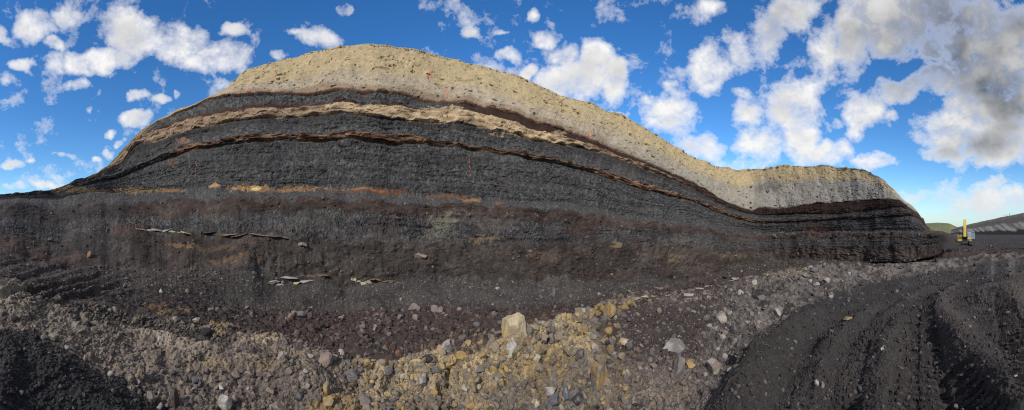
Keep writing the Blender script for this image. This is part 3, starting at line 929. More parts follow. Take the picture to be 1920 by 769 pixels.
paint(inb('bench') * sstep(1250, 1400, PXX), tone(64, 60, 58))
paint(inb('bench') * sstep(0.35, 0.55, nC) * 0.6, tone(104, 102, 100))
paint(inb('lower_face', 'lower_coal', 'brown') * (1 - sstep(180, 300, PXX + 20 * nB)), tone(62, 57, 55))
paint(inb('main_coal', 'coal2', 'upper'), tone(73, 71, 69))
cb = inb('main_coal', 'coal2', 'upper', 'lower_coal')
paint(cb * sstep(0.55, 1.0, COALBLK) * 0.6, tone(104, 107, 110))
paint(cb * sstep(0.25, 0.7, np.where(BB == BAND['lower_coal'], nC, vnoise(S_ / 0.22, T_ / 0.5, zz, 111)) + 0.4 * nB) * 0.6, tone(112, 113, 114))
paint(cb * sstep(0.3, 0.7, vnoise(S_ / 0.3, T_ / 0.35, zz, 112)) * 0.6, tone(36, 36, 38))
paint(cb * sstep(0.5, 0.85, COALCRK) * 0.75, tone(24, 23, 24))
paint(cb * sstep(0.0, 0.5, vnoise(T_ / 0.8, S_ / 20, zz, 105)) * 0.35, tone(46, 46, 48))
paint(cb * sstep(0.12, 0.5, fbm(S_ / 9.0, T_ / 1.6, zz, 113, 4, 0.6)) * 0.5, tone(84, 79, 75))
paint(inb('coal2') * sstep(0.45, 0.75, FF + 0.15 * nB) * 0.6, tone(58, 50, 48))
paint(inb('upper') * sstep(800, 900, PXX + 30 * nB), tone(58, 40, 32))
paint(inb('upper') * (1 - sstep(800, 900, PXX)) * (1 - sstep(0.12, 0.3, FF + 0.15 * nB)), tone(70, 48, 38))
paint(inb('upper') * sstep(1290, 1400, PXX) * 0.6, tone(48, 36, 32))
paint(inb('parting'), tone(96, 74, 60))
paint(inb('parting') * sstep(-0.1, 0.3, vnoise(T_ / 0.2, S_ / 2.5, zz, 106) + 0.5 * nB), tone(138, 110, 86))
paint(inb('parting') * sstep(0.2, 0.5, vnoise(T_ / 0.15, S_ / 2.0, zz, 107)), tone(72, 50, 40))
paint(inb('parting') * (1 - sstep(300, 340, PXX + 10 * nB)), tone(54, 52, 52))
paint(inb('parting') * sstep(1400, 1440, PXX) * 0.65, tone(64, 54, 50))
pl = tone(160, 136, 112)
paint(inb('pale'), pl)
paint(inb('pale') * sstep(580, 700, PXX) * (1 - sstep(1000, 1150, PXX)), tone(190, 166, 132))
paint(inb('pale') * sstep(0.15, 0.5, nB) * 0.6, tone(126, 100, 82))
paint(inb('pale') * sstep(0.2, 0.5, vnoise(T_ / 0.3, S_ / 1.5, zz, 108)) * 0.5, tone(112, 90, 74))
paint(inb('pale') * sstep(1240, 1300, PXX), tone(70, 58, 52))
# overburden
ob = inb('overburden', 'plateau')
paint(ob, tone(180, 161, 125))
g = FF + 0.12 * nA + 0.06 * nB
paint(inb('overburden') * (1 - sstep(0.32, 0.5, g)), tone(172, 158, 136))
paint(inb('overburden') * (1 - sstep(0.10, 0.2, g)) * 0.7, tone(134, 112, 92))
paint(inb('overburden') * (1 - sstep(0.02, 0.06, FF + 0.05 * nB)) * (1 - sstep(1200, 1400, PXX)), tone(92, 66, 50))
paint(inb('overburden') * sstep(1000, 1350, PXX) * (1 - sstep(0.45, 0.75, g)) * 0.8, tone(150, 145, 134))
paint(inb('overburden') * sstep(1380, 1440, PXX) * (1 - sstep(0.55, 0.72, g)) * 0.9, tone(158, 152, 142))
paint(inb('overburden') * sstep(1380, 1440, PXX) * (1 - sstep(0.55, 0.72, g)) * sstep(0.1, 0.4, nB + 0.3 * nA) * 0.6, tone(138, 134, 128))
paint(inb('overburden') * sstep(0.2, 0.6, nB) * 0.3, tone(154, 138, 106))
paint(inb('overburden') * sstep(0.25, 0.6, -nB) * 0.3, tone(184, 170, 138))
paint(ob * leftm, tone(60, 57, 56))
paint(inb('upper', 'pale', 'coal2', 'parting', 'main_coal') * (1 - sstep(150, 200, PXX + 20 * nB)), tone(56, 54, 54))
# open floor beyond the nose
fl = right * (BB >= BAND['lower_face']) * (BB <= BAND['plateau'])
paint(fl, tone(62, 58, 57))
paint(right * (BB >= BAND['plain']), tone(110, 108, 90))
paint((1 - right) * (BB >= BAND['plain']), tone(140, 130, 95))
# spill, lighter and darker tone patches on the lower wall
lowm = inb('talus', 'lower_face', 'lower_coal', 'brown') * (1 - right)
nD = fbm(PXX / 45, PYY / 14, zz, 141, 5, 0.62)
paint(lowm * sstep(0.05, 0.4, nD) * 0.55, tone(86, 78, 73))
paint(lowm * sstep(0.05, 0.4, -nD) * 0.5, tone(46, 41, 39))
paint(lowm * sstep(0.25, 0.55, fbm(PXX / 5, PYY / 4, zz, 142, 3, 0.7) + 0.4 * nD) * 0.4, tone(104, 95, 88))
# tan slope along the left edge of the wall
edge = np.interp(cx, *zip(*SKY))[None, :]
tanm = sstep(188, 200, PXX) * (1 - sstep(255, 300, PXX)) * (1 - sstep(6, 11, PYY - edge + 5 * nB))
paint(tanm * (BB >= BAND['main_coal']), tone(146, 130, 104))
# the borders between the earths are ragged: colours wander up and down across them
amp_r = np.interp(GB + GF, [0.9, 1.6, 1.99, 2.3, 2.6, 3.0, 4.2, 5, 9, 10, 10.9, 11, 16, 16.1], [0, 20, 46, 26, 2, 1, 6, 9, 8, 4, 3, 2.2, 2.2, 0])
wv = fbm(PXX / 26, PYY / 70, zz, 121, 4, 0.6) * 1.6
rowpx = np.clip(np.abs(np.gradient(PYY, axis=0)) / 1.5, 0.12, 1.0)
rowpx[GB > BAND['bank']] = 1.0
off = np.rint(wv * amp_r[:, None] * rowpx * (1 - right) ** 0.5).astype(int)
wv2 = fbm(PXX / 34, PYY / 34, zz, 122, 2, 0.5) * 1.5
front = GB <= BAND['bank']
off[front] = np.rint(0.5 * (wv2 * amp_r[:, None] * rowpx)[front]).astype(int)
ri = np.clip(np.arange(NR)[:, None] + off, 0, NR - 1)
C = C[ri, np.arange(NC)[None, :]]
# weathered outcrops and stains
K_ = tone
for a in [(150, 357, 70, 6, K_(132, 112, 84), .8, .5, 201), (260, 357, 60, 5, K_(150, 124, 88), .85, .6, 202), (320, 359, 30, 4, K_(142, 110, 78), .9, .6, 203),
          (405, 351, 12, 6, K_(190, 158, 108), .9, .6, 204), (470, 353, 45, 6, K_(168, 132, 88), .95, .7, 205), (480, 354, 14, 4, K_(214, 190, 130), .9, .5, 206),
          (560, 353, 60, 4, K_(150, 116, 82), .9, .7, 207), (700, 357, 75, 5, K_(110, 72, 50), .95, .6, 208), (690, 355, 60, 3, K_(164, 124, 86), .6, .7, 209),
          (845, 368, 50, 4, K_(116, 80, 56), .9, .7, 210), (885, 375, 22, 4, K_(160, 120, 76), .8, .7, 211), (935, 380, 12, 3, K_(130, 96, 66), .7, .6, 212),
          (835, 415, 28, 16, K_(128, 124, 104), .55, .8, 213), (830, 440, 40, 9, K_(110, 106, 94), .5, .8, 214), (905, 448, 30, 8, K_(124, 106, 84), .65, .7, 215),
          (720, 425, 30, 14, K_(70, 60, 56), .8, .6, 216), (1155, 462, 10, 10, K_(132, 116, 88), .8, .7, 217), (1270, 482, 20, 9, K_(116, 102, 80), .6, .8, 218),
          (1375, 480, 22, 8, K_(108, 96, 78), .5, .8, 219), (400, 460, 60, 5, K_(112, 88, 66), .5, 1.1, 220), (430, 485, 55, 6, K_(122, 94, 68), .5, 1.1, 221),
          (345, 458, 25, 5, K_(150, 118, 80), .5, 1.1, 222), (290, 577, 26, 7, K_(146, 108, 72), .5, 1.1, 223), (325, 585, 34, 8, K_(160, 132, 92), .5, 1.1, 224),
          (410, 608, 30, 8, K_(182, 156, 108), .8, .6, 225), (500, 632, 45, 10, K_(176, 158, 128), .85, .6, 226), (560, 663, 60, 8, K_(136, 120, 100), .7, .7, 227),
          (400, 680, 40, 10, K_(158, 138, 106), .6, .7, 228), (520, 690, 60, 10, K_(150, 130, 92), .5, .8, 229), (20, 560, 42, 26, K_(150, 136, 118), .9, .4, 230),
          (80, 415, 40, 8, K_(60, 54, 52), .5, .8, 231), (30, 455, 60, 16, K_(92, 74, 66), .5, 1.0, 232), (110, 480, 70, 10, K_(98, 78, 68), .5, 1.0, 233),
          (240, 430, 34, 14, K_(88, 62, 50), .5, .9, 234), (1020, 478, 26, 8, K_(100, 80, 66), .5, .9, 235), (1090, 430, 40, 20, K_(66, 52, 47), .8, .6, 236),
          (700, 745, 60, 44, K_(180, 156, 114), .5, .9, 237), (860, 700, 70, 60, K_(184, 160, 118), .4, 1.0, 238), (1010, 680, 80, 60, K_(150, 126, 84), .45, .9, 239),
          (1530, 430, 30, 12, K_(74, 52, 44), .7, .6, 240), (1440, 350, 30, 10, K_(112, 110, 104), .6, .8, 241), (1490, 512, 50, 8, K_(134, 118, 100), .6, .9, 242),
          (660, 200, 60, 5, K_(205, 180, 146), .5, .8, 243), (820, 205, 50, 6, K_(206, 182, 142), .5, .8, 244), (1000, 250, 70, 7, K_(200, 176, 136), .5, .8, 245),
          (345, 265, 14, 6, K_(150, 118, 90), .6, .7, 246), (322, 305, 10, 8, K_(124, 90, 68), .6, .8, 247), (1160, 690, 30, 40, K_(120, 104, 84), .5, .9, 248),
          (180, 640, 90, 40, K_(128, 114, 100), .5, .9, 249), (250, 680, 60, 40, K_(140, 126, 112), .5, .8, 250), (640, 770, 60, 30, K_(170, 136, 80), .5, .8, 251)]:
    patch(*a)
# fine speckle of stones
C *= (1 + 0.16 * nC)[..., None]
C = np.clip(C, 0.004, 0.9)

# ---- cut the sheet into its pieces
VERT = np.stack([VX, VY, VZ], -1).reshape(-1, 3)
TINT = C.reshape(-1, 3)
ii, jj = np.meshgrid(np.arange(NR - 1), np.arange(NC - 1), indexing='ij')
q0 = (ii * NC + jj)
QUADS = np.stack([q0, q0 + 1, q0 + NC + 1, q0 + NC], -1)
fB = GB[:-1][:, None] * np.ones((1, NC - 1), int)
fX = 0.5 * (cx[:-1] + cx[1:])[None, :] * np.ones((NR - 1, 1))
fright = fX > 1768
PIECE = np.full(fB.shape, -1)


def piece(name, mask, mat, parent=None, label=None, cat=None, kind=None):
    fc = QUADS[mask]
    used, inv = np.unique(fc.ravel(), return_inverse=True)
    me = np_mesh(name, VERT[used], inv.reshape(fc.shape), TINT[used])
    o = mesh_obj(name, me, mat, parent)
    return tag(o, label, cat, None, kind)


isb = lambda *n: np.isin(fB, [BAND[k] for k in n])
hw = empty('highwall', (float(GX[r_ref, NC // 2]), float(GY[r_ref, NC // 2]), 0))
hw.location = (0, 0, 0)
tag(hw, 'tall layered quarry face of dark coal beds under a khaki clay cap', 'cliff', kind='structure')
W = ~fright
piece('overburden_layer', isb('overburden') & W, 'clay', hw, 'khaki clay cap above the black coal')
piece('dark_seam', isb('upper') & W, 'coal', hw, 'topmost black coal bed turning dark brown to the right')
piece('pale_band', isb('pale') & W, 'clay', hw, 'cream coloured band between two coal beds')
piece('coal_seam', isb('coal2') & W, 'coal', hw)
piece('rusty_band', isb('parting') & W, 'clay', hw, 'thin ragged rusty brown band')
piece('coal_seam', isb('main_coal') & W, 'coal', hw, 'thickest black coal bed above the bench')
piece('bench_top', isb('bench') & W, 'rubble', hw, 'narrow grey gravel bench')
piece('soil_band', isb('brown') & W, 'soil', hw, 'brown earth band below the bench')
piece('coal_seam', isb('lower_coal') & W, 'coal', hw, 'lowest coal bed below the bench')
piece('lower_face', isb('lower_face') & W, 'soil', hw, 'dark brown crumbling foot of the face')
piece('scree_slope', isb('talus') & ~fright, 'soil', None, 'smooth dark grey scree fanning out below the layered face', 'scree', 'structure')
piece('pit_floor', isb('floor') & ~fright, 'rubble', None, 'reddish brown rubble floor between the scree and the front bank', 'pit floor', 'structure')
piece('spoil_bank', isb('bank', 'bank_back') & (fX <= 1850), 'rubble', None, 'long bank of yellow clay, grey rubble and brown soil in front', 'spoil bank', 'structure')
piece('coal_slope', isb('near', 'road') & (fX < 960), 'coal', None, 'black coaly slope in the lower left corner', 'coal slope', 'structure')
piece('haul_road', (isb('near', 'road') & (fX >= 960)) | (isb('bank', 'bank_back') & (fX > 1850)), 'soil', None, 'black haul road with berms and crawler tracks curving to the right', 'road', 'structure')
piece('back_pit_floor', isb('floor', 'talus', 'lower_face', 'lower_coal', 'brown', 'bench', 'main_coal', 'parting', 'coal2', 'pale', 'upper', 'overburden', 'plateau') & fright,
      'soil', None, 'flat dark pit floor stretching away behind the excavator', 'pit floor', 'structure')
piece('ground', (isb('plateau') & W) | isb('plain', 'far'), 'clay', None, 'open land above and beyond the pit', 'ground', 'structure')

# ------------------------------------------------------------------ places on the ground by bearing and height in the photograph
VPX = PXX
VPY = YH - F * (VZ - EYE) / np.hypot(VX, VY)


def at(x, y):
    """grid cell of the ground seen in direction (x, y), nearest surface first"""
    c = int(np.clip(np.searchsorted(cx, x), 1, NC - 2))
    col = VPY[:, c]
    rows = np.arange(12, int(np.searchsorted(GB, BAND['plateau'])))
    hit = np.where((col[rows[:-1]] >= y) & (col[rows[1:]] < y))[0]
    r = rows[hit[0]] if len(hit) else rows[np.argmin(np.abs(col[rows] - y))]
    return r, c


# ------------------------------------------------------------------ stones
rng = np.random.default_rng(7)


def icosphere(sub):
    p = (1 + 5 ** 0.5) / 2
    V = [(-1, p, 0), (1, p, 0), (-1, -p, 0), (1, -p, 0), (0, -1, p), (0, 1, p), (0, -1, -p), (0, 1, -p), (p, 0, -1), (p, 0, 1), (-p, 0, -1), (-p, 0, 1)]
    Fc = [(0, 11, 5), (0, 5, 1), (0, 1, 7), (0, 7, 10), (0, 10, 11), (1, 5, 9), (5, 11, 4), (11, 10, 2), (10, 7, 6), (7, 1, 8),
          (3, 9, 4), (3, 4, 2), (3, 2, 6), (3, 6, 8), (3, 8, 9), (4, 9, 5), (2, 4, 11), (6, 2, 10), (8, 6, 7), (9, 8, 1)]
    V = [np.array(v) / np.linalg.norm(v) for v in V]
    for _ in range(sub):
        mid, out = {}, []

        def m(a, b):
            k = (min(a, b), max(a, b))
            if k not in mid:
                v = V[a] + V[b]
                V.append(v / np.linalg.norm(v))
                mid[k] = len(V) - 1
            return mid[k]
        for a, b, c in Fc:
            x, y, z = m(a, b), m(b, c), m(c, a)
            out += [(a, x, z), (b, y, x), (c, z, y), (x, y, z)]
        Fc = out
    return np.array(V), np.array(Fc)


ICO = [icosphere(k) for k in range(4)]


def rot(r):
    q = r.normal(size=(4,))
    q /= np.linalg.norm(q)
    w, x, y, z = q
    return np.array([[1 - 2 * (y * y + z * z), 2 * (x * y - z * w), 2 * (x * z + y * w)],
                     [2 * (x * y + z * w), 1 - 2 * (x * x + z * z), 2 * (y * z - x * w)],
                     [2 * (x * z - y * w), 2 * (y * z + x * w), 1 - 2 * (x * x + y * y)]])


def rock_shape(sub, r, cuts=9, rough=0.035, depth=(0.42, 0.8)):
    """angular stone: a ball cut by planes, corners kept sharp; fits the box -1..1"""
    V, Fc = ICO[sub]
    V = V.copy() * (1 + 0.15 * r.normal(size=(len(V), 1)) * (sub == 0))
    V = np.sign(V) * np.abs(V) ** r.uniform(0.68, 1.0) @ rot(r).T
    for _ in range(cuts):
        n = r.normal(size=3)
        n /= np.linalg.norm(n)
        h = r.uniform(*depth)
        k = V @ n
        V = V - np.clip(k - h, 0, None)[:, None] * n
    if sub > 1:
        q = 3.0
        s = int(r.integers(1, 999))
        dn = fbm(V[:, 0] * q, V[:, 1] * q, V[:, 2] * q, s, 3, 0.6)
        V = V * (1 + rough * 2 * dn)[:, None]
    V = V - (V.max(0) + V.min(0)) / 2
    V = V / np.abs(V).max(0)
    return V, Fc


GREY, PALE, TAN, OCHRE, DARK_, RED, PINK, WHITE, BLUE, RUST = (tone(116, 111, 108), tone(164, 157, 148), tone(142, 128, 110), tone(170, 142, 94), tone(62, 57, 56),
                                                               tone(90, 75, 70), tone(138, 122, 112), tone(200, 193, 180), tone(102, 102, 107), tone(136, 98, 70))


def stone_at(name, x, y, w, h, c1, c2=None, mix=0.0, seed=0, sub=2, lift=0.42, tilt=0.0, cuts=11, flat=None, taper=0.0):
    """one stone seen at (x, y), w by h pixels of the photograph large, resting on the ground there"""
    r = np.random.default_rng(seed + int(x * 31 + y))
    gr, gc = at(x, y + h * 0.3)
    p = np.array([VX[gr, gc], VY[gr, gc], VZ[gr, gc]])
    d = math.hypot(p[0], p[1])
    m = d / F
    V, Fc = rock_shape(sub, r, cuts, rough=0.06 if sub > 2 else 0.035, depth=(0.5, 0.88) if sub > 2 else (0.42, 0.8))
    hw_, hh = w * m / 2, h * m / 2
    V = V * np.array([hw_, (hw_ + hh) * 0.5 if flat is None else flat * hw_, hh])
    V[:, :2] *= (1 - taper * (V[:, 2] / hh * 0.5 + 0.5))[:, None]
    ct, st = math.cos(tilt), math.sin(tilt)
    V = V @ np.array([[ct, 0, -st], [0, 1, 0], [st, 0, ct]])
    a = (x - 960) / F
    ca, sa = math.cos(-a), math.sin(-a)
    V = V @ np.array([[ca, -sa, 0], [sa, ca, 0], [0, 0, 1]]).T
    n = fbm(V[:, 0] * 5 / hw_, V[:, 1] * 5 / hw_, V[:, 2] * 5 / hw_, seed + 3, 3) * 0.5 + 0.5
    c1 = np.asarray(c1)
    T = np.repeat(c1[None], len(V), 0) * (0.86 + 0.28 * n)[:, None]
    if c2 is not None:
        k = sstep(-0.15, 0.15, fbm(V[:, 0] / hw_ * 1.3, V[:, 1] / hw_ * 1.3, V[:, 2] / hw_ * 1.3, seed + 9, 3) + (mix - 0.5))[:, None]
        T = T * (1 - k) + np.asarray(c2) * k
    me = np_mesh(name, V, Fc, T)
    o = mesh_obj(name, me, 'stone')
    o.location = (p[0] + 0 * d, p[1], p[2] + hh * (lift * 1.0) + (0.3 * h * m - hh * 0.3 * 2 * 0.5) * 0)
    return o


# big ones, each told apart by its looks and neighbours
BOULDERS = [
    # x, y, w, h, colours, mix, label
    (963, 616, 58, 68, tone(204, 174, 122), tone(192, 174, 142), .4, 'largest boulder, cream and tan, standing on the crest of the yellow bank'),
    (958, 650, 24, 34, WHITE, OCHRE, .3, 'pale block leaning upright under the largest tan boulder'),
    (838, 648, 26, 28, PALE, GREY, .3, 'pale angular rock at the left end of the yellow crest'),
    (860, 664, 24, 20, OCHRE, None, 0, 'rounded yellow clay lump just right of the pale angular rock'),
    (1143, 578, 30, 36, OCHRE, TAN, .35, 'ragged yellow clay clod high on the dark brown crest'),
    (1108, 586, 15, 22, OCHRE, TAN, .4, 'small upright yellow clod left of the ragged yellow clod'),
    (1265, 648, 48, 36, GREY, PALE, .5, 'broad grey boulder lying on the brown part of the bank'),
    (1273, 686, 26, 38, TAN, GREY, .5, 'tall tan and grey block under the broad grey boulder'),
    (1296, 682, 20, 16, OCHRE, TAN, .4, 'yellowish stone right of the tall tan and grey block'),
    (1337, 687, 28, 30, PALE, PINK, .4, 'pale flat-faced boulder beside the shaded edge of the road'),
    (1352, 592, 24, 26, PALE, TAN, .5, 'rounded pale boulder below the crest where brown soil meets grey rubble'),
    (1170, 637, 24, 14, WHITE, OCHRE, .5, 'thin pale yellow slab lying alone on brown soil'),
    (1122, 706, 42, 54, OCHRE, GREY, .45, 'big yellow and grey boulder in the right part of the yellow bank'),
    (1029, 732, 30, 20, GREY, PALE, .5, 'low grey boulder near the bottom edge, upper one of a grey pair'),
    (1039, 751, 24, 26, BLUE, GREY, .3, 'blue grey boulder at the bottom edge, lower one of a grey pair'),
    (1061, 738, 17, 24, BLUE, PALE, .3, 'narrow grey stone between the grey pair and the dark block'),
    (1083, 745, 30, 36, DARK_, GREY, .5, 'squarish dark grey block at the bottom edge of the yellow bank'),
    (1002, 754, 17, 16, WHITE, OCHRE, .4, 'small cream stone left of the grey pair at the bottom edge'),
    (1088, 662, 18, 24, RED, GREY, .4, 'brownish grey stone above the big yellow and grey boulder'),
    (1115, 650, 16, 20, PALE, OCHRE, .4, 'pale stone at the top of the dark cluster right of centre'),
    (1036, 614, 17, 22, GREY, PALE, .4, 'grey stone right of the largest boulder, upper of two'),
    (1036, 634, 17, 20, GREY, TAN, .4, 'grey stone right of the largest boulder, lower of two'),
    (1176, 702, 15, 24, GREY, PALE, .3, 'upright grey stone right of the big yellow and grey boulder'),
    (1131, 634, 18, 14, TAN, GREY, .3, 'small tan stone on the slope below the ragged yellow clod'),
    (422, 755, 30, 28, PALE, WHITE, .4, 'pale grey boulder at the bottom edge of the left bank'),
    (326, 748, 20, 40, RED, DARK_, .4, 'tall brownish slab at the bottom edge left of the pale boulder'),
    (440, 747, 14, 18, TAN, PALE, .4, 'tan stone touching the right side of the pale bottom boulder'),
    (370, 712, 12, 10, WHITE, None, 0, 'small white stone above and left of the pale bottom boulder'),
    (414, 726, 12, 9, WHITE, None, 0, 'small white stone right above the pale bottom boulder'),
    (443, 703, 17, 20, PINK, TAN, .4, 'pinkish lump half buried in the middle of the left bank'),
    (466, 698, 20, 14, PINK, None, 0, 'flat pinkish stone right of the half buried pinkish lump'),
    (526, 666, 16, 16, TAN, PALE, .5, 'tan lump below the yellowish end of the upper left ridge'),
    (521, 763, 36, 18, TAN, PINK, .4, 'wide tan boulder cut by the bottom edge'),
    (367, 601, 18, 14, TAN, PALE, .4, 'tan boulder at the start of the yellowish upper ridge'),
    (386, 619, 22, 16, DARK_, None, 0, 'dark slab leaning on the yellowish upper ridge'),
    (396, 581, 16, 14, RED, PINK, .4, 'brown grey stone on the dark floor above the yellowish ridge'),
    (506, 731, 18, 14, PINK, TAN, .4, 'pinkish stone in the middle of the left bank near the bottom'),
    (563, 737, 22, 20, DARK_, GREY, .3, 'dark grey boulder near the bottom between pinkish clods'),
    (611, 672, 30, 24, PINK, TAN, .4, 'pinkish clod crowning the bank left of the yellow clay'),
    (611, 727, 15, 26, TAN, OCHRE, .4, 'upright tan stone left of the yellow clay'),
    (613, 753, 24, 24, OCHRE, TAN, .5, 'yellow tan lump at the bottom edge left of the yellow clay'),
    (639, 661, 14, 16, WHITE, PALE, .5, 'pale stone on the dip of the crest left of the yellow clay'),
    (175, 617, 14, 13, PALE, TAN, .4, 'single pale stone on top of the lower left ridge'),
    (98, 632, 19, 16, PALE, PINK, .5, 'pale lump at the left foot of the lower ridge'),
    (125, 651, 12, 10, PALE, TAN, .4, 'small pale stone on the edge of the black slope'),
    (159, 672, 10, 14, TAN, PALE, .4, 'small upright tan stone on the edge of the black slope'),
    (204, 700, 12, 11, WHITE, TAN, .4, 'whitish stone low on the edge of the black slope'),
    (264, 697, 17, 36, TAN, RED, .4, 'tall narrow brown stone standing in the left bank'),
    (282, 746, 19, 24, PINK, TAN, .4, 'pinkish boulder at the bottom of the left bank'),
    (300, 760, 13, 14, PALE, None, 0, 'pale stone beside the pinkish bottom boulder'),
    (162, 606, 18, 12, DARK_, None, 0, 'dark stone just left of the single pale ridge stone'),
    (168, 476, 12, 14, PINK, RUST, .4, 'lone pinkish stone high on the dark left slope'),
    (95, 449, 10, 8, GREY, None, 0, 'lone grey stone near the top of the left slope'),
    (234, 535, 10, 10, GREY, PINK, .4, 'flat grey stone above the orange stain'),
    (293, 533, 9, 9, PINK, GREY, .4, 'pinkish grey stone above and right of the orange stain'),
    (302, 545, 7, 11, WHITE, None, 0, 'small pointed white stone above the orange stain'),
    (773, 575, 22, 14, PINK, GREY, .4, 'wide pinkish rock at the top of the brown rubble, left of two'),
    (815, 578, 18, 17, PINK, GREY, .5, 'pinkish rock at the top of the brown rubble, right of two'),
    (659, 703, 27, 20, GREY, PALE, .4, 'grey rock at the left end of the yellow clay'),
    (792, 711, 18, 26, GREY, PALE, .5, 'upright grey stone in the middle of the yellow clay'),
    (681, 744, 26, 26, GREY, PINK, .4, 'grey boulder low in the yellow clay at left'),
    (676, 622, 13, 17, RED, PINK, .5, 'pointed brown stone left in the brown rubble'),
    (703, 613, 10, 14, PINK, PALE, .5, 'light pointed stone in the brown rubble'),
    (729, 607, 17, 17, DARK_, RED, .5, 'dark slab in the middle of the brown rubble'),
    (737, 651, 14, 9, PINK, None, 0, 'flat pinkish stone at the near edge of the brown rubble'),
    (747, 659, 14, 14, RUST, RED, .4, 'rusty red stone at the near edge of the brown rubble'),
    (797, 672, 28, 14, DARK_, None, 0, 'flat dark rock behind the crest of the yellow clay'),
    (844, 676, 19, 22, OCHRE, TAN, .3, 'yellow lump below the pale angular rock'),
    (878, 644, 15, 16, OCHRE, TAN, .4, 'yellow lump on the crest between pale rock and largest boulder'),
    (870, 727, 13, 18, GREY, PALE, .4, 'grey stone embedded in the centre of the yellow clay'),
    (788, 479, 26, 12, PINK, TAN, .4, 'pinkish slab sticking out of the dark lower face'),
    (1038, 548, 9, 20, GREY, None, 0, 'narrow grey slab lying down the smooth scree'),
    (565, 457, 19, 11, PINK, GREY, .4, 'pinkish grey slab on the lower face left of centre'),
    (1558, 551, 10, 11, WHITE, GREY, .4, 'whitish stone on the right rubble slope above the road'),
    (1459, 580, 18, 16, GREY, PALE, .4, 'grey boulder on the right rubble slope'),
    (1530, 529, 15, 7, PALE, None, 0, 'flat pale slab near the crest of the right rubble slope'),
    (1590, 595, 20, 8, OCHRE, TAN, .5, 'yellowish slab at the inner edge of the haul road'),
    (1530, 717, 9, 12, PALE, None, 0, 'pale stone on the near road, left of two'),
    (1542, 721, 8, 11, GREY, PALE, .4, 'pale stone on the near road, right of two'),
    (1654, 653, 7, 6, WHITE, None, 0, 'small white stone between the road tracks'),
    (1827, 596, 12, 7, PALE, GREY, .4, 'pale stone on the mound right of the track berm'),
    (1905, 703, 9, 6, WHITE, None, 0, 'whitish stone at the right edge of the road'),
]
for k, (x, y, w, h, c1, c2, mx, lab) in enumerate(BOULDERS):
    big = w * h > 500
    nm = 'clay_clod' if 'clod' in lab or 'clay lump' in lab or lab.startswith('yellow lump') else ('boulder' if big else 'rock')
    o = stone_at(nm, x, y, w, h, c1, c2, mx, seed=k, sub=3 if big else 2, cuts=13 if big else 10, lift=0.55, taper=0.32 if k in (0, 4, 12) else 0.1)
    tag(o, lab, 'boulder' if big else 'stone')

# stones nothing tells apart: shared shapes, grouped by the ground they lie on
SHAPES = [rock_shape(1, rng, 7, depth=(0.45, 0.8)) for _ in range(7)]
CELL_OK = (cx > 5) & (cx < 1915)
seen = np.zeros(GD.shape, bool)           # which ground vertices the viewer sees
best = np.full(NC, 1e9)
for r in range(10, NR):
    up = VPY[r] < best - 0.2
    seen[r] = up
    best = np.minimum(best, VPY[r])


def pick(mask, n):
    """n random places on the ground inside mask, evenly over the picture"""
    area = np.abs(np.gradient(VPY, axis=0)) * np.gradient(cx)[None, :]
    wgt = (mask & seen & CELL_OK[None, :]) * np.clip(area, 0, 12)
    p = wgt.ravel() / wgt.sum()
    return np.unravel_index(rng.choice(p.size, n, replace=True, p=p), p.shape if False else GD.shape)


MESHES = {}


def shared(k, col):
    key = (k, tuple(np.round(col, 4)))
    if key not in MESHES:
        V, Fc = SHAPES[k]
        MESHES[key] = np_mesh('stone', V, Fc, np.repeat(np.asarray(col)[None], len(V), 0))
        MESHES[key].materials.append(MATS['stone'])
    return MESHES[key]


ANCHOR = [(963, 620, 'the largest boulder'), (838, 648, 'the pale angular crest rock'), (1143, 578, 'the ragged yellow clod'), (1265, 648, 'the broad grey boulder'),
          (1337, 687, 'the pale flat-faced boulder'), (1352, 592, 'the rounded pale boulder'), (1122, 706, 'the big yellow and grey boulder'), (1083, 745, 'the dark bottom block'),
          (1033, 740, 'the grey bottom pair'), (422, 755, 'the pale bottom boulder'), (611, 672, 'the pinkish crest clod'), (264, 697, 'the tall narrow stone'),
          (175, 617, 'the single pale ridge stone'), (290, 577, 'the orange stain'), (500, 632, 'the yellowish ridge end'), (680, 744, 'the grey boulder in yellow clay'),
          (792, 711, 'the upright grey stone'), (794, 577, 'the two pinkish rocks'), (729, 607, 'the dark slab in the rubble'), (747, 659, 'the rusty red stone'),
          (1459, 580, 'the grey boulder of the right slope'), (1558, 551, 'the whitish slope stone'), (1590, 595, 'the yellowish roadside slab'), (1827, 596, 'the pale mound stone'),
          (1654, 653, 'the small white road stone'), (676, 525, 'the bright cream ledge'), (550, 520, 'the yellowish cracked ledge'), (1038, 548, 'the narrow scree slab'),
          (20, 720, 'the left picture edge'), (1700, 500, 'the far end of the right bank'), (930, 760, 'the bottom centre of the bank'), (960, 690, 'the middle of the yellow clay')]


USED = {}


def stone_label(r, c, col, where):
    """colour, and which landmark it lies nearest to"""
    x, y = PXX[r, c], VPY[r, c]
    ax, ay, an = min(ANCHOR, key=lambda q: (q[0] - x) ** 2 + (q[1] - y) ** 2)
    dx, dy = x - ax, y - ay
    side = ('right of' if dx > 0 else 'left of') if abs(dx) > abs(dy) else ('below' if dy > 0 else 'above')
    near = 'just ' if math.hypot(dx, dy) < 40 else ''
    nm = {id(GREY): 'grey', id(BLUE): 'blue grey', id(TAN): 'tan', id(OCHRE): 'yellow', id(PINK): 'pinkish', id(PALE): 'pale', id(RED): 'brown', id(DARK_): 'dark'}[id(col)]
    return f'loose {nm} stone {near}{side} {an}'


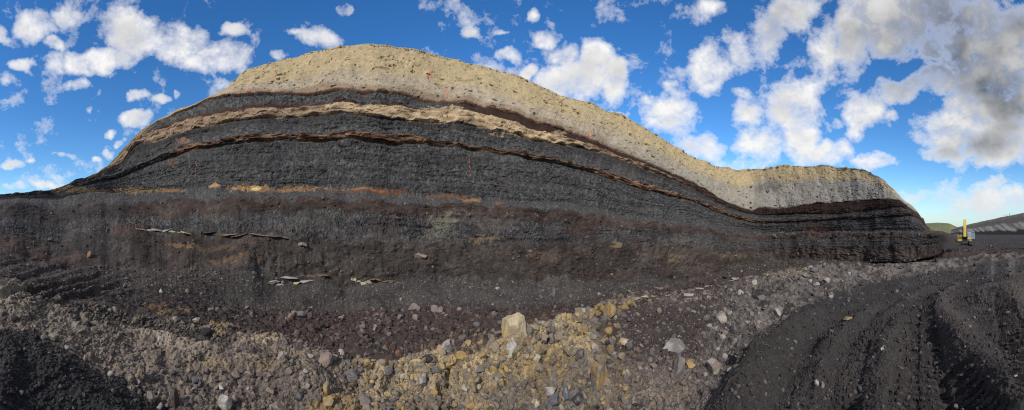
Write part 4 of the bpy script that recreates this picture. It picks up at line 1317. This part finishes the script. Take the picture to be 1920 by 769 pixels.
yell = (BB == BAND['bank']) & (PXX > 660) & (PXX < 1180)
lbank = (BB == BAND['bank']) & (PXX < 640) & (PXX > 60)
rbank = (BB == BAND['bank']) & (PXX > 1300) & (PXX < 1720)
fl_m = (BB == BAND['floor']) & (PXX > 520) & (PXX < 1100)
rd_m = (BB == BAND['road']) & (PXX > 1400)
sc_m = (BB == BAND['talus']) & (PXX < 1300)
bl_m = (BB == BAND['road']) & (PXX < 300)
for mask, n, lo_, hi_, cols, lab, grp in [
    (yell, 100, 8, 20, [GREY, BLUE, TAN, OCHRE, GREY], 'loose stone among the yellow clay of the front bank', 'loose stones in the yellow clay'),
    (lbank, 50, 7, 14, [PINK, TAN, GREY, PALE], 'loose stone lying in the grey tan bank at left', 'loose stones in the left bank'),
    (rbank, 45, 8, 14, [GREY, PALE, PINK, GREY], 'loose grey stone on the right rubble slope', 'loose stones on the right slope'),
    (fl_m, 60, 8, 16, [RED, RED, PINK, DARK_, GREY], 'brown angular stone in the rubble below the scree', 'stones of the brown rubble'),
    (rd_m, 16, 6, 11, [GREY, DARK_, DARK_, RED], 'loose stone on the black haul road', 'loose stones on the haul road'),
    (sc_m, 12, 6, 10, [PINK, GREY, PALE], 'single stone that rolled onto the smooth scree', 'stones on the scree'),
    (bl_m, 12, 6, 11, [DARK_, GREY, BLUE], 'loose stone on the black slope at lower left', 'loose stones on the black slope'),
]:
    rr, cc = pick(mask, n)
    for r, c in zip(rr, cc):
        s_ = rng.uniform(lo_, hi_) * GD[r, c] / F * 0.5
        col_ = cols[int(rng.integers(len(cols)))]
        o = bpy.data.objects.new('stone', shared(int(rng.integers(7)), col_))
        link(o)
        a = rng.uniform(0.65, 1.15, 3)
        o.scale = tuple(s_ * a)
        o.rotation_euler = tuple(rng.uniform(-3.1, 3.1, 3))
        o.location = (float(VX[r, c]), float(VY[r, c]), float(VZ[r, c] + 0.35 * s_))
        text = stone_label(r, c, col_, lab)
        if USED.setdefault(text, grp) != grp:
            text += {'bank': ' on the bank', 'road': ' on the road', 'floo': ' on the floor', 'talu': ' on the scree'}[list(BAND)[int(GB[r])][:4]]
            USED.setdefault(text, grp)
        tag(o, text, 'stone', grp)

# the countless rest
TINY = []
for _ in range(10):
    V, Fc = rock_shape(0, rng, 4, depth=(0.5, 0.8))
    TINY.append(V)
TINY = np.array(TINY)
TF = ICO[0][1]


def litter(name, mask, n, lo_, a_, hi_, cols, wts, label, cat, parent=None, flat=1.0, dens=None):
    m = mask if dens is None else mask & dens
    rr, cc = pick(m, n)
    px = np.clip(lo_ * (1 - rng.random(n)) ** (-1 / a_), lo_, hi_)
    size = px * GD[rr, cc] / F * 0.5
    k = rng.integers(0, len(TINY), n)
    V = TINY[k] * rng.uniform(0.45, 1.25, (n, 1, 3)) * np.array([1, 1, flat])
    q = rng.normal(size=(n, 4))
    q /= np.linalg.norm(q, axis=1, keepdims=True)
    w_, x_, y_, z_ = q.T
    R = np.stack([np.stack([1 - 2 * (y_ * y_ + z_ * z_), 2 * (x_ * y_ - z_ * w_), 2 * (x_ * z_ + y_ * w_)], -1),
                  np.stack([2 * (x_ * y_ + z_ * w_), 1 - 2 * (x_ * x_ + z_ * z_), 2 * (y_ * z_ - x_ * w_)], -1),
                  np.stack([2 * (x_ * z_ - y_ * w_), 2 * (y_ * z_ + x_ * w_), 1 - 2 * (x_ * x_ + y_ * y_)], -1)], 1)
    V = np.einsum('nij,nvj->nvi', R, V) * size[:, None, None]
    p = np.stack([VX[rr, cc], VY[rr, cc], VZ[rr, cc]], -1) + NRM[rr, cc] * (0.12 * size)[:, None]
    V = V + p[:, None, :]
    col = np.array(cols)[rng.choice(len(cols), n, p=np.array(wts) / sum(wts))] * rng.uniform(0.7, 1.25, (n, 1))
    # stones take on some of the dust of the ground they lie on
    col = 0.6 * col + 0.4 * C[rr, cc]
    T = np.repeat(col[:, None, :], 12, 1).reshape(-1, 3)
    Fc = (TF[None] + (np.arange(n) * 12)[:, None, None]).reshape(-1, 3)
    o = mesh_obj(name, np_mesh(name, V.reshape(-1, 3), Fc, T), 'stone', parent)
    return tag(o, label, cat, None, 'stuff')


bankm = (BB == BAND['bank'])
litter('bank_rubble', yell, 5200, 1.7, 1.5, 15, [GREY, BLUE, TAN, OCHRE, PALE, DARK_], [5, 2, 2, 2, 1.2, 2], 'small grey and yellow stones strewn over the yellow clay', 'rubble')
litter('bank_rubble', bankm & (PXX <= 660), 5200, 1.5, 2.0, 12, [PINK, TAN, GREY, PALE, DARK_], [3, 2, 4, .8, 5], 'small tan and grey stones covering the left bank', 'rubble')
litter('bank_rubble', bankm & (PXX >= 1180) & (PXX < 1760), 5200, 1.4, 1.7, 11, [GREY, PINK, PALE, DARK_, TAN], [4, 2, 1.0, 3, 1], 'small grey stones covering the right rubble slope', 'rubble')
litter('floor_rubble', (BB == BAND['floor']) & (PXX > 380) & (PXX < 1400), 5500, 1.5, 1.6, 12, [RED, DARK_, PINK, GREY, RUST], [5, 4, 1.6, .8, .15], 'brown angular rubble covering the pit floor', 'rubble')
litter('floor_rubble', ((BB == BAND['floor']) | (BB == BAND['talus'])) & (PXX <= 420), 2600, 1.4, 2.0, 7, [DARK_, RED, PINK, TAN], [5, 2, 1.3, .8], 'small stones scattered over the dark left slope', 'rubble')
litter('scree_gravel', (BB == BAND['talus']), 3000, 1.2, 2.3, 5, [GREY, PALE, PINK, TAN], [4, 1.0, 2, 1], 'fine gravel specks on the scree', 'gravel')
litter('face_debris', (BB == BAND['lower_face']) | (BB == BAND['brown']), 2600, 1.4, 2.0, 6, [RED, PINK, TAN, DARK_], [3, 1.2, 1, 4], 'small crumbs of rock on the lower face', 'debris')
litter('bench_gravel', (BB == BAND['bench']), 1300, 1.2, 2.6, 4, [GREY, PALE, DARK_], [3, .6, 2], 'fine grey gravel on the bench', 'gravel')
litter('road_gravel', (BB == BAND['road']) & (PXX > 900), 6500, 1.5, 1.9, 9, [DARK_, GREY, BLUE, PALE, RED], [8, 1.6, 1.4, .3, 1], 'small stones and coal lumps on the haul road', 'gravel')
litter('slope_gravel', (BB == BAND['road']) & (PXX <= 900), 2600, 1.5, 1.9, 9, [DARK_, GREY, BLUE, PALE], [8, 1.6, 1.4, .4], 'small stones and coal lumps on the black slope', 'gravel')

crestm = ((BB == BAND['bank']) & (FF > 0.9)) | ((BB == BAND['bank_back']) & (FF < 0.12))
litter('crest_clods', crestm & (PXX > 640) & (PXX < 1190), 650, 3.0, 1.5, 15, [OCHRE, TAN, GREY, PALE], [4, 3, 2, .6], 'yellow clods heaped along the crest of the yellow clay', 'clods')
litter('crest_clods', crestm & (PXX <= 640), 650, 2.6, 1.6, 12, [PINK, TAN, DARK_, GREY], [3, 3, 3, 1], 'tan and dark clods along the crest of the left bank', 'clods')
litter('crest_clods', crestm & (PXX >= 1190) & (PXX < 1700), 500, 2.0, 1.6, 9, [PALE, TAN, RED, GREY], [1, 2, 3, 2], 'stones along the crest of the right bank', 'clods')
litter('hollow_rubble', (BB == BAND['bank_back']) & (PXX > 300) & (PXX < 1300), 1500, 2.0, 1.6, 11, [RED, DARK_, GREY, PINK], [4, 4, 1, 1], 'dark rubble in the hollow behind the front bank', 'rubble')
litter('skyline_clods', (BB == BAND['overburden']) & (FF > 0.955), 500, 1.4, 1.8, 6, [TAN, tone(150, 134, 100)], [1, 2], 'small clods along the top edge of the khaki cap', 'clods')

# ------------------------------------------------------------------ broken pale ledges in the lower face
plain_material('paint', (0.55, 0.17, 0.09), 0.9, wear=0.8)


def ledge(label, pts, h, cols, n, seed):
    r = np.random.default_rng(seed)
    t = empty('rock_ledge')
    tag(t, label, 'ledge')
    pts = np.array(pts, float)
    u = np.linspace(0, 1, n)
    L = np.concatenate([[0], np.cumsum(np.hypot(*np.diff(pts, axis=0).T))])
    xs, ys = np.interp(u * L[-1], L, pts[:, 0]), np.interp(u * L[-1], L, pts[:, 1])
    first = None
    for i, (x, y) in enumerate(zip(xs, ys)):
        w = L[-1] / n * r.uniform(1.5, 2.6)
        o = stone_at('slab', x, y + r.uniform(-1, 1), w, h * r.uniform(0.45, 0.95), cols[int(r.integers(len(cols)))], None, 0, seed + i, 2, -0.35, r.uniform(-.25, .25), 12, 0.8)
        if first is None:
            first = o.location.copy()
            t.location = first
        o.location = o.location - first
        o.parent = t


LY, LW, LB = tone(172, 164, 122), tone(178, 170, 148), tone(112, 94, 72)
ledge('long whitish ledge at the foot of the lowest coal bed, far left', [(266, 429), (300, 430), (352, 435)], 6, [LW, LY, LW, PALE], 7, 300)
ledge('short pinkish brown ledge right of the long whitish ledge', [(392, 435), (420, 438), (448, 440)], 6, [PINK, LB], 4, 320)
ledge('brown layered ledge under the lowest coal bed', [(482, 438), (510, 441), (530, 443)], 5, [LB, PINK], 4, 340)
ledge('yellowish cracked ledge above the scree, left of two', [(506, 524), (540, 518), (560, 524), (585, 516), (605, 515)], 7, [LY, LW, PALE, LB], 7, 360)
ledge('bright cream ledge above the scree, right of two', [(663, 521), (676, 526), (690, 524)], 9, [LY, LW, LY], 4, 380)
ledge('rusty layered ledge right of the bright cream ledge', [(696, 520), (720, 524), (744, 527)], 6, [LB, RUST, LY], 5, 400)
ledge('pale rock edge along the crest of the right bank', [(1285, 548), (1320, 538), (1360, 528), (1400, 518)], 5, [PALE, PINK, TAN], 9, 420)
ledge('cream stones in a row on the brown crest', [(1185, 556), (1204, 552), (1222, 549)], 10, [LW, TAN, LY], 3, 440)


# ------------------------------------------------------------------ survey marks sprayed on the face
over = [o for o in COL.objects if o.name == 'overburden_layer'][0]
seam = [o for o in COL.objects if o.name.startswith('coal_seam') and o.get('label', '').startswith('thickest')][0]
plain_material('faded_paint', (0.18, 0.08, 0.055), 0.9, wear=0.7)
for x, y0, y1, wd, par, mt in [(808, 127, 152, 1, over, 'paint'), (836, 160, 183, 1, over, 'paint'), (515, 131, 144, 1, over, 'paint'), (465, 163, 172, 1, over, 'paint'),
                               (1052, 186, 200, 1, over, 'faded_paint'), (1057, 203, 208, 1, over, 'paint'), (1104, 244, 262, 1, over, 'paint'), (1112, 241, 254, 1, over, 'faded_paint'),
                               (1268, 309, 316, 1, over, 'paint'), (800, 139, 147, 1, over, 'faded_paint'), (879, 285, 332, 1, seam, 'faded_paint'), (367, 303, 338, 1, seam, 'faded_paint'),
                               (837, 203, 222, 1, over, 'faded_paint')]:
    r0, c = at(x, y1)
    r1, _ = at(x, y0)
    if r1 <= r0 + 1:
        continue
    rs = np.arange(r0, r1 + 1)
    wob = np.round(1.0 * vnoise(rs / 3.0, rs * 0.0, rs * 0.0 + x, 5)).astype(int)
    V, Fc = [], []
    for i, r in enumerate(rs):
        for k in (0, wd):
            q = c + k + wob[i]
            V.append(np.array([VX[r, q], VY[r, q], VZ[r, q]]) + NRM[r, q] * 0.10)
        if i and (wd > 2 or rng.random() > 0.12):
            Fc.append((2 * i - 2, 2 * i - 1, 2 * i + 1, 2 * i))
    mesh_obj('paint_mark', np_mesh('paint_mark', np.array(V), np.array(Fc)), mt, par)


# ------------------------------------------------------------------ excavator
def box(bm_v, bm_f, c, s, taper=1.0, rx=0.0):
    """bevelled box appended to vertex and face lists; taper narrows its top; rx tips it forward"""
    n0 = len(bm_v)
    b = 0.06 * min(s)
    hx, hy, hz = s[0] / 2, s[1] / 2, s[2] / 2
    rings = []
    for z, inset in ((-hz, b), (-hz + b, 0), (hz - b, 0), (hz, b)):
        k = 1 + (taper - 1) * (z + hz) / (2 * hz)
        x, y = (hx * k - inset), (hy * k - inset)
        ring = [(-x + b, -y), (x - b, -y), (x, -y + b), (x, y - b), (x - b, y), (-x + b, y), (-x, y - b), (-x, -y + b)]
        rings.append([(p[0], p[1], z) for p in ring])
    cr, sr = math.cos(rx), math.sin(rx)
    for ring in rings:
        for (x, y, z) in ring:
            bm_v.append((c[0] + x, c[1] + y * cr - z * sr, c[2] + y * sr + z * cr))
    for k in range(3):
        for i in range(8):
            j = (i + 1) % 8
            a0, a1 = n0 + k * 8, n0 + (k + 1) * 8
            bm_f.append((a0 + i, a0 + j, a1 + j, a1 + i))
    bm_f.append(tuple(n0 + i for i in range(7, -1, -1)))
    bm_f.append(tuple(n0 + 24 + i for i in range(8)))


def bar(bm_v, bm_f, a, b, r0, r1, n=10):
    a, b = Vector(a), Vector(b)
    d = (b - a).normalized()
    u = d.orthogonal().normalized()
    v = d.cross(u)
    n0 = len(bm_v)
    for p, r in ((a, r0), (b, r1)):
        for i in range(n):
            t = 2 * math.pi * i / n
            bm_v.append(tuple(p + u * math.cos(t) * r + v * math.sin(t) * r))
    for i in range(n):
        j = (i + 1) % n
        bm_f.append((n0 + i, n0 + j, n0 + n + j, n0 + n + i))
    bm_f.append(tuple(n0 + i for i in range(n - 1, -1, -1)))
    bm_f.append(tuple(n0 + n + i for i in range(n)))


def prism(bm_v, bm_f, prof, x0, x1):
    """side profile (y, z) stretched from x0 to x1"""
    n0, n = len(bm_v), len(prof)
    for x in (x0, x1):
        bm_v.extend([(x, y, z) for y, z in prof])
    for i in range(n):
        j = (i + 1) % n
        bm_f.append((n0 + i, n0 + j, n0 + n + j, n0 + n + i))
    bm_f.append(tuple(n0 + i for i in range(n - 1, -1, -1)))
    bm_f.append(tuple(n0 + n + i for i in range(n)))


def part(name, parent, mat, build):
    v, f = [], []
    build(v, f)
    me = bpy.data.meshes.new(name)
    me.from_pydata(v, [], f)
    me.update()
    return mesh_obj(name, me, mat, parent)


plain_material('machine_yellow', (0.72, 0.50, 0.10), 0.6, wear=0.2)
plain_material('machine_dark', (0.03, 0.03, 0.032), 0.7, wear=0.3)
plain_material('cab_frame', (0.42, 0.42, 0.40), 0.5, wear=0.3)
plain_material('cab_glass', (0.20, 0.30, 0.38), 0.08, spec=0.9, wear=0.15)
plain_material('steel', (0.45, 0.45, 0.46), 0.25, metal=1.0, wear=0.2)


def excavator(x, y, dist, turn):
    a = (x - 960) / F
    z = EYE + (YH - y) / F * dist
    t = empty('excavator', (dist * math.sin(a), dist * math.cos(a), z))
    t.rotation_euler = (0, 0, -a + turn)
    tag(t, 'yellow crawler excavator with raised boom parked on the far pit floor', 'excavator')
    for s in (-1, 1):
        cx_ = s * 1.45

        def belt(v, f):
            prof = []
            for k in range(10):
                q = math.pi / 2 + math.pi * k / 9
                prof.append((-2.1 + 0.5 * math.cos(q), 0.5 + 0.5 * math.sin(q)))
            for k in range(10):
                q = -math.pi / 2 + math.pi * k / 9
                prof.append((2.1 + 0.5 * math.cos(q), 0.5 + 0.5 * math.sin(q)))
            prism(v, f, prof, cx_ - 0.35, cx_ + 0.35)
        tr = part('track', t, 'machine_dark', belt)
        for k in range(14):
            yy = -2.3 + k * 0.35

            def shoe(v, f):
                box(v, f, (cx_, yy, 1.015), (0.72, 0.2, 0.05))
            part('track_shoe', tr, 'machine_dark', shoe)
        for yy in (-2.1, 2.1):
            part('sprocket', tr, 'machine_dark', lambda v, f: bar(v, f, (cx_ - 0.4, yy, 0.5), (cx_ + 0.4, yy, 0.5), 0.34, 0.34, 12))
    part('undercarriage', t, 'machine_dark', lambda v, f: (box(v, f, (0, 0, 0.65), (2.2, 2.4, 0.5)), bar(v, f, (0, 0, 0.85), (0, 0, 1.2), 0.8, 0.8, 16)))
    body = part('body', t, 'machine_yellow', lambda v, f: (box(v, f, (0, 0.7, 1.45), (3.5, 3.9, 0.45)), box(v, f, (-1.1, 1.0, 2.05), (1.3, 3.1, 0.85)), box(v, f, (0.5, 1.9, 2.1), (2.1, 1.4, 0.95))))
    part('counterweight', t, 'machine_yellow', lambda v, f: prism(v, f, [(2.5, 1.25), (3.1, 1.4), (3.25, 1.9), (3.1, 2.55), (2.5, 2.62)], -1.7, 1.7))
    part('exhaust_pipe', body, 'machine_dark', lambda v, f: bar(v, f, (-1.1, 1.9, 2.4), (-1.1, 1.9, 3.3), 0.08, 0.08))
    part('handrail', body, 'machine_yellow', lambda v, f: [bar(v, f, (-1.7, yy, 2.4), (-1.7, yy, 3.15), 0.03, 0.03, 6) for yy in (-0.4, 0.6)] + [bar(v, f, (-1.7, -0.4, 3.15), (-1.7, 0.6, 3.15), 0.03, 0.03, 6)])
    cab = part('cab', t, 'cab_frame', lambda v, f: prism(v, f, [(-1.55, 1.68), (-1.5, 2.2), (-1.15, 3.35), (-1.0, 3.5), (0.45, 3.5), (0.5, 1.68)], 0.72, 1.74))
    part('windscreen', cab, 'cab_glass', lambda v, f: prism(v, f, [(-1.53, 2.25), (-1.20, 3.32), (-1.15, 3.32), (-1.48, 2.25)], 0.80, 1.66))
    part('lower_window', cab, 'machine_yellow', lambda v, f: prism(v, f, [(-1.58, 1.7), (-1.54, 2.1), (-1.50, 2.1), (-1.54, 1.7)], 0.76, 1.70))
    part('side_window', cab, 'cab_glass', lambda v, f: prism(v, f, [(-1.30, 2.2), (-1.0, 3.3), (0.35, 3.3), (0.4, 2.2)], 1.735, 1.765))
    part('cab_door', cab, 'cab_frame', lambda v, f: prism(v, f, [(-0.55, 1.75), (-0.55, 3.4), (0.42, 3.4), (0.42, 1.75)], 1.75, 1.79))
    door = part('open_door', cab, 'cab_frame', lambda v, f: prism(v, f, [(0.0, 1.8), (0.0, 3.35), (0.06, 3.35), (0.06, 1.8)], 1.95, 2.75))
    part('door_window', door, 'cab_glass', lambda v, f: prism(v, f, [(-0.02, 2.3), (-0.02, 3.25), (0.08, 3.25), (0.08, 2.3)], 2.03, 2.67))
    part('door_window', door, 'cab_glass', lambda v, f: prism(v, f, [(-0.02, 1.88), (-0.02, 2.2), (0.08, 2.2), (0.08, 1.88)], 2.03, 2.67))
    for xx in (0.95, 1.5):
        part('work_light', cab, 'steel', lambda v, f: box(v, f, (xx, -1.05, 3.6), (0.2, 0.15, 0.16)))
    part('boom', t, 'machine_yellow', lambda v, f: prism(v, f, [(-0.1, 1.5), (-0.85, 1.55), (-1.45, 3.2), (-1.75, 5.4), (-2.0, 6.5), (-1.55, 6.6), (-1.0, 5.4), (-0.6, 3.4)], -0.32, 0.32))
    st = part('stick', t, 'machine_yellow', lambda v, f: prism(v, f, [(-1.65, 6.75), (-2.15, 6.7), (-2.75, 4.4), (-3.0, 2.4), (-2.65, 2.35), (-2.2, 4.6)], -0.34, 0.34))
    part('hydraulic_cylinder', st, 'steel', lambda v, f: bar(v, f, (0, -1.7, 6.2), (0, -2.75, 4.3), 0.09, 0.09))
    for s in (-1, 1):
        part('hydraulic_cylinder', t, 'machine_dark', lambda v, f: bar(v, f, (0.5 * s, -1.0, 1.55), (0.46 * s, -1.6, 4.6), 0.12, 0.10))
    bk_ = part('bucket', t, 'machine_dark', lambda v, f: prism(v, f, [(-3.0, 2.45), (-2.55, 2.4), (-2.0, 1.8), (-1.95, 1.2), (-2.4, 0.75), (-2.9, 0.7), (-2.45, 1.2), (-2.5, 1.7)], -0.65, 0.65))
    for k in range(5):
        xx = -0.52 + 0.26 * k
        part('tooth', bk_, 'steel', lambda v, f: prism(v, f, [(-2.85, 0.72), (-3.15, 0.72), (-2.88, 0.82)], xx - 0.05, xx + 0.05))
    return t


excavator(1808, 461, 84, 0.06)


# ------------------------------------------------------------------ far side of the pit and the hills
def far_ridge(name, top, base, dist, depth, mat, colour, nx, nz, amp, label, cat, back=120):
    xs = np.linspace(top[0][0], top[-1][0], nx)
    yt = np.interp(xs, *zip(*top)) + 0.6 * fbm(xs / 14, xs * 0, xs * 0, 5, 3)
    yb = np.interp(xs, *zip(*base))
    f = np.concatenate([np.linspace(0, 1, nz), [1.02, 1.1]])
    FFm, XX = np.meshgrid(f, xs, indexing='ij')
    D0, D1 = dist, dist + depth
    zb, zt = EYE + (YH - yb) / F * D0, EYE + (YH - yt) / F * D1
    Dd = D0 + (D1 - D0) * FFm + np.where(FFm > 1, (FFm - 1) * back * 10, 0)
    Z = zb[None] + (zt - zb)[None] * np.minimum(FFm, 1) - np.where(FFm > 1.05, 4.0, 0)
    s = XX * D0 / F
    n = amp * fbm(s / (amp * 5), Z / (amp * 9), s * 0, 8, 4) * np.clip(FFm * 6, 0, 1)
    Dd = Dd + n
    a = (XX - 960) / F
    V = np.stack([Dd * np.sin(a), Dd * np.cos(a), Z], -1)
    col = colour(XX, FFm, s, Z)
    m, k = V.shape[:2]
    i, j = np.meshgrid(np.arange(m - 1), np.arange(k - 1), indexing='ij')
    q = i * k + j
    Fc = np.stack([q, q + 1, q + k + 1, q + k], -1).reshape(-1, 4)
    o = mesh_obj(name, np_mesh(name, V.reshape(-1, 3), Fc, col.reshape(-1, 3)), mat)
    return tag(o, label, cat, None, 'structure')


def far_wall_colour(X, f, s, Z):
    n = fbm(s / 5, Z / 3, s * 0, 3, 4)
    st = fbm((s + 1.1 * Z) / 2.2, Z / 12, s * 0, 4, 3)
    c = np.zeros(X.shape + (3,)) + tone(92, 86, 82)

    def p(m, col):
        c[:] = c * (1 - np.clip(m, 0, 1)[..., None]) + np.asarray(col) * np.clip(m, 0, 1)[..., None]
    p(sstep(0.75, 0.95, f + 0.1 * n), tone(112, 106, 94))
    p((1 - sstep(0.5, 0.62, f + 0.1 * n)) * sstep(-0.25, 0.25, st), tone(140, 136, 132))
    p(1 - sstep(0.20, 0.28, f + 0.12 * st), tone(40, 38, 40))
    return c


far_ridge('far_highwall', [(1783, 431), (1800, 425), (1840, 415), (1880, 407), (1920, 399), (2000, 384), (2200, 360)], [(1783, 439), (1830, 440.5), (1860, 441), (1920, 442), (2200, 446)],
          235, 40, 'clay', far_wall_colour, 260, 40, 2.2, 'far grey wall of the pit with pale streaks rising to the right', 'cliff')


def hill_colour(X, f, s, Z):
    n = fbm(s / 20, Z / 4, s * 0, 3, 3)
    c = np.zeros(X.shape + (3,)) + tone(128, 128, 92)
    return c * (0.9 + 0.25 * n)[..., None]


far_ridge('grassy_hill', [(1700, 422), (1738, 419), (1760, 417.5), (1780, 419), (1795, 426), (1830, 434), (1860, 437)], [(1700, 440), (1860, 440)], 600, 160, 'clay', hill_colour, 80, 14, 5, 'low green brown hill on the horizon behind the pit', 'hill')

# fence posts on the skyline of the far wall
for x, top_ in ((1884, 403), (1888, 402), (1893, 400)):
    a = (x - 960) / F
    dist = 277
    zb = EYE + (YH - np.interp(x, [1880, 1920], [407, 399]) - 1.5) / F * dist
    zt = EYE + (YH - top_) / F * dist

    def post(v, f):
        bar(v, f, (0, 0, 0), (0, 0, zt - zb), 0.18, 0.14, 8)
        box(v, f, (0, 0, (zt - zb) * 0.85), (1.2, 0.12, 0.14))
    o = part('wooden_post', None, 'machine_dark', post)
    o.location = (dist * math.sin(a), dist * math.cos(a), zb)
    o.rotation_euler = (0, 0, -a)
    tag(o, 'tiny dark post on the skyline of the far grey wall', 'post', 'posts on the far skyline')
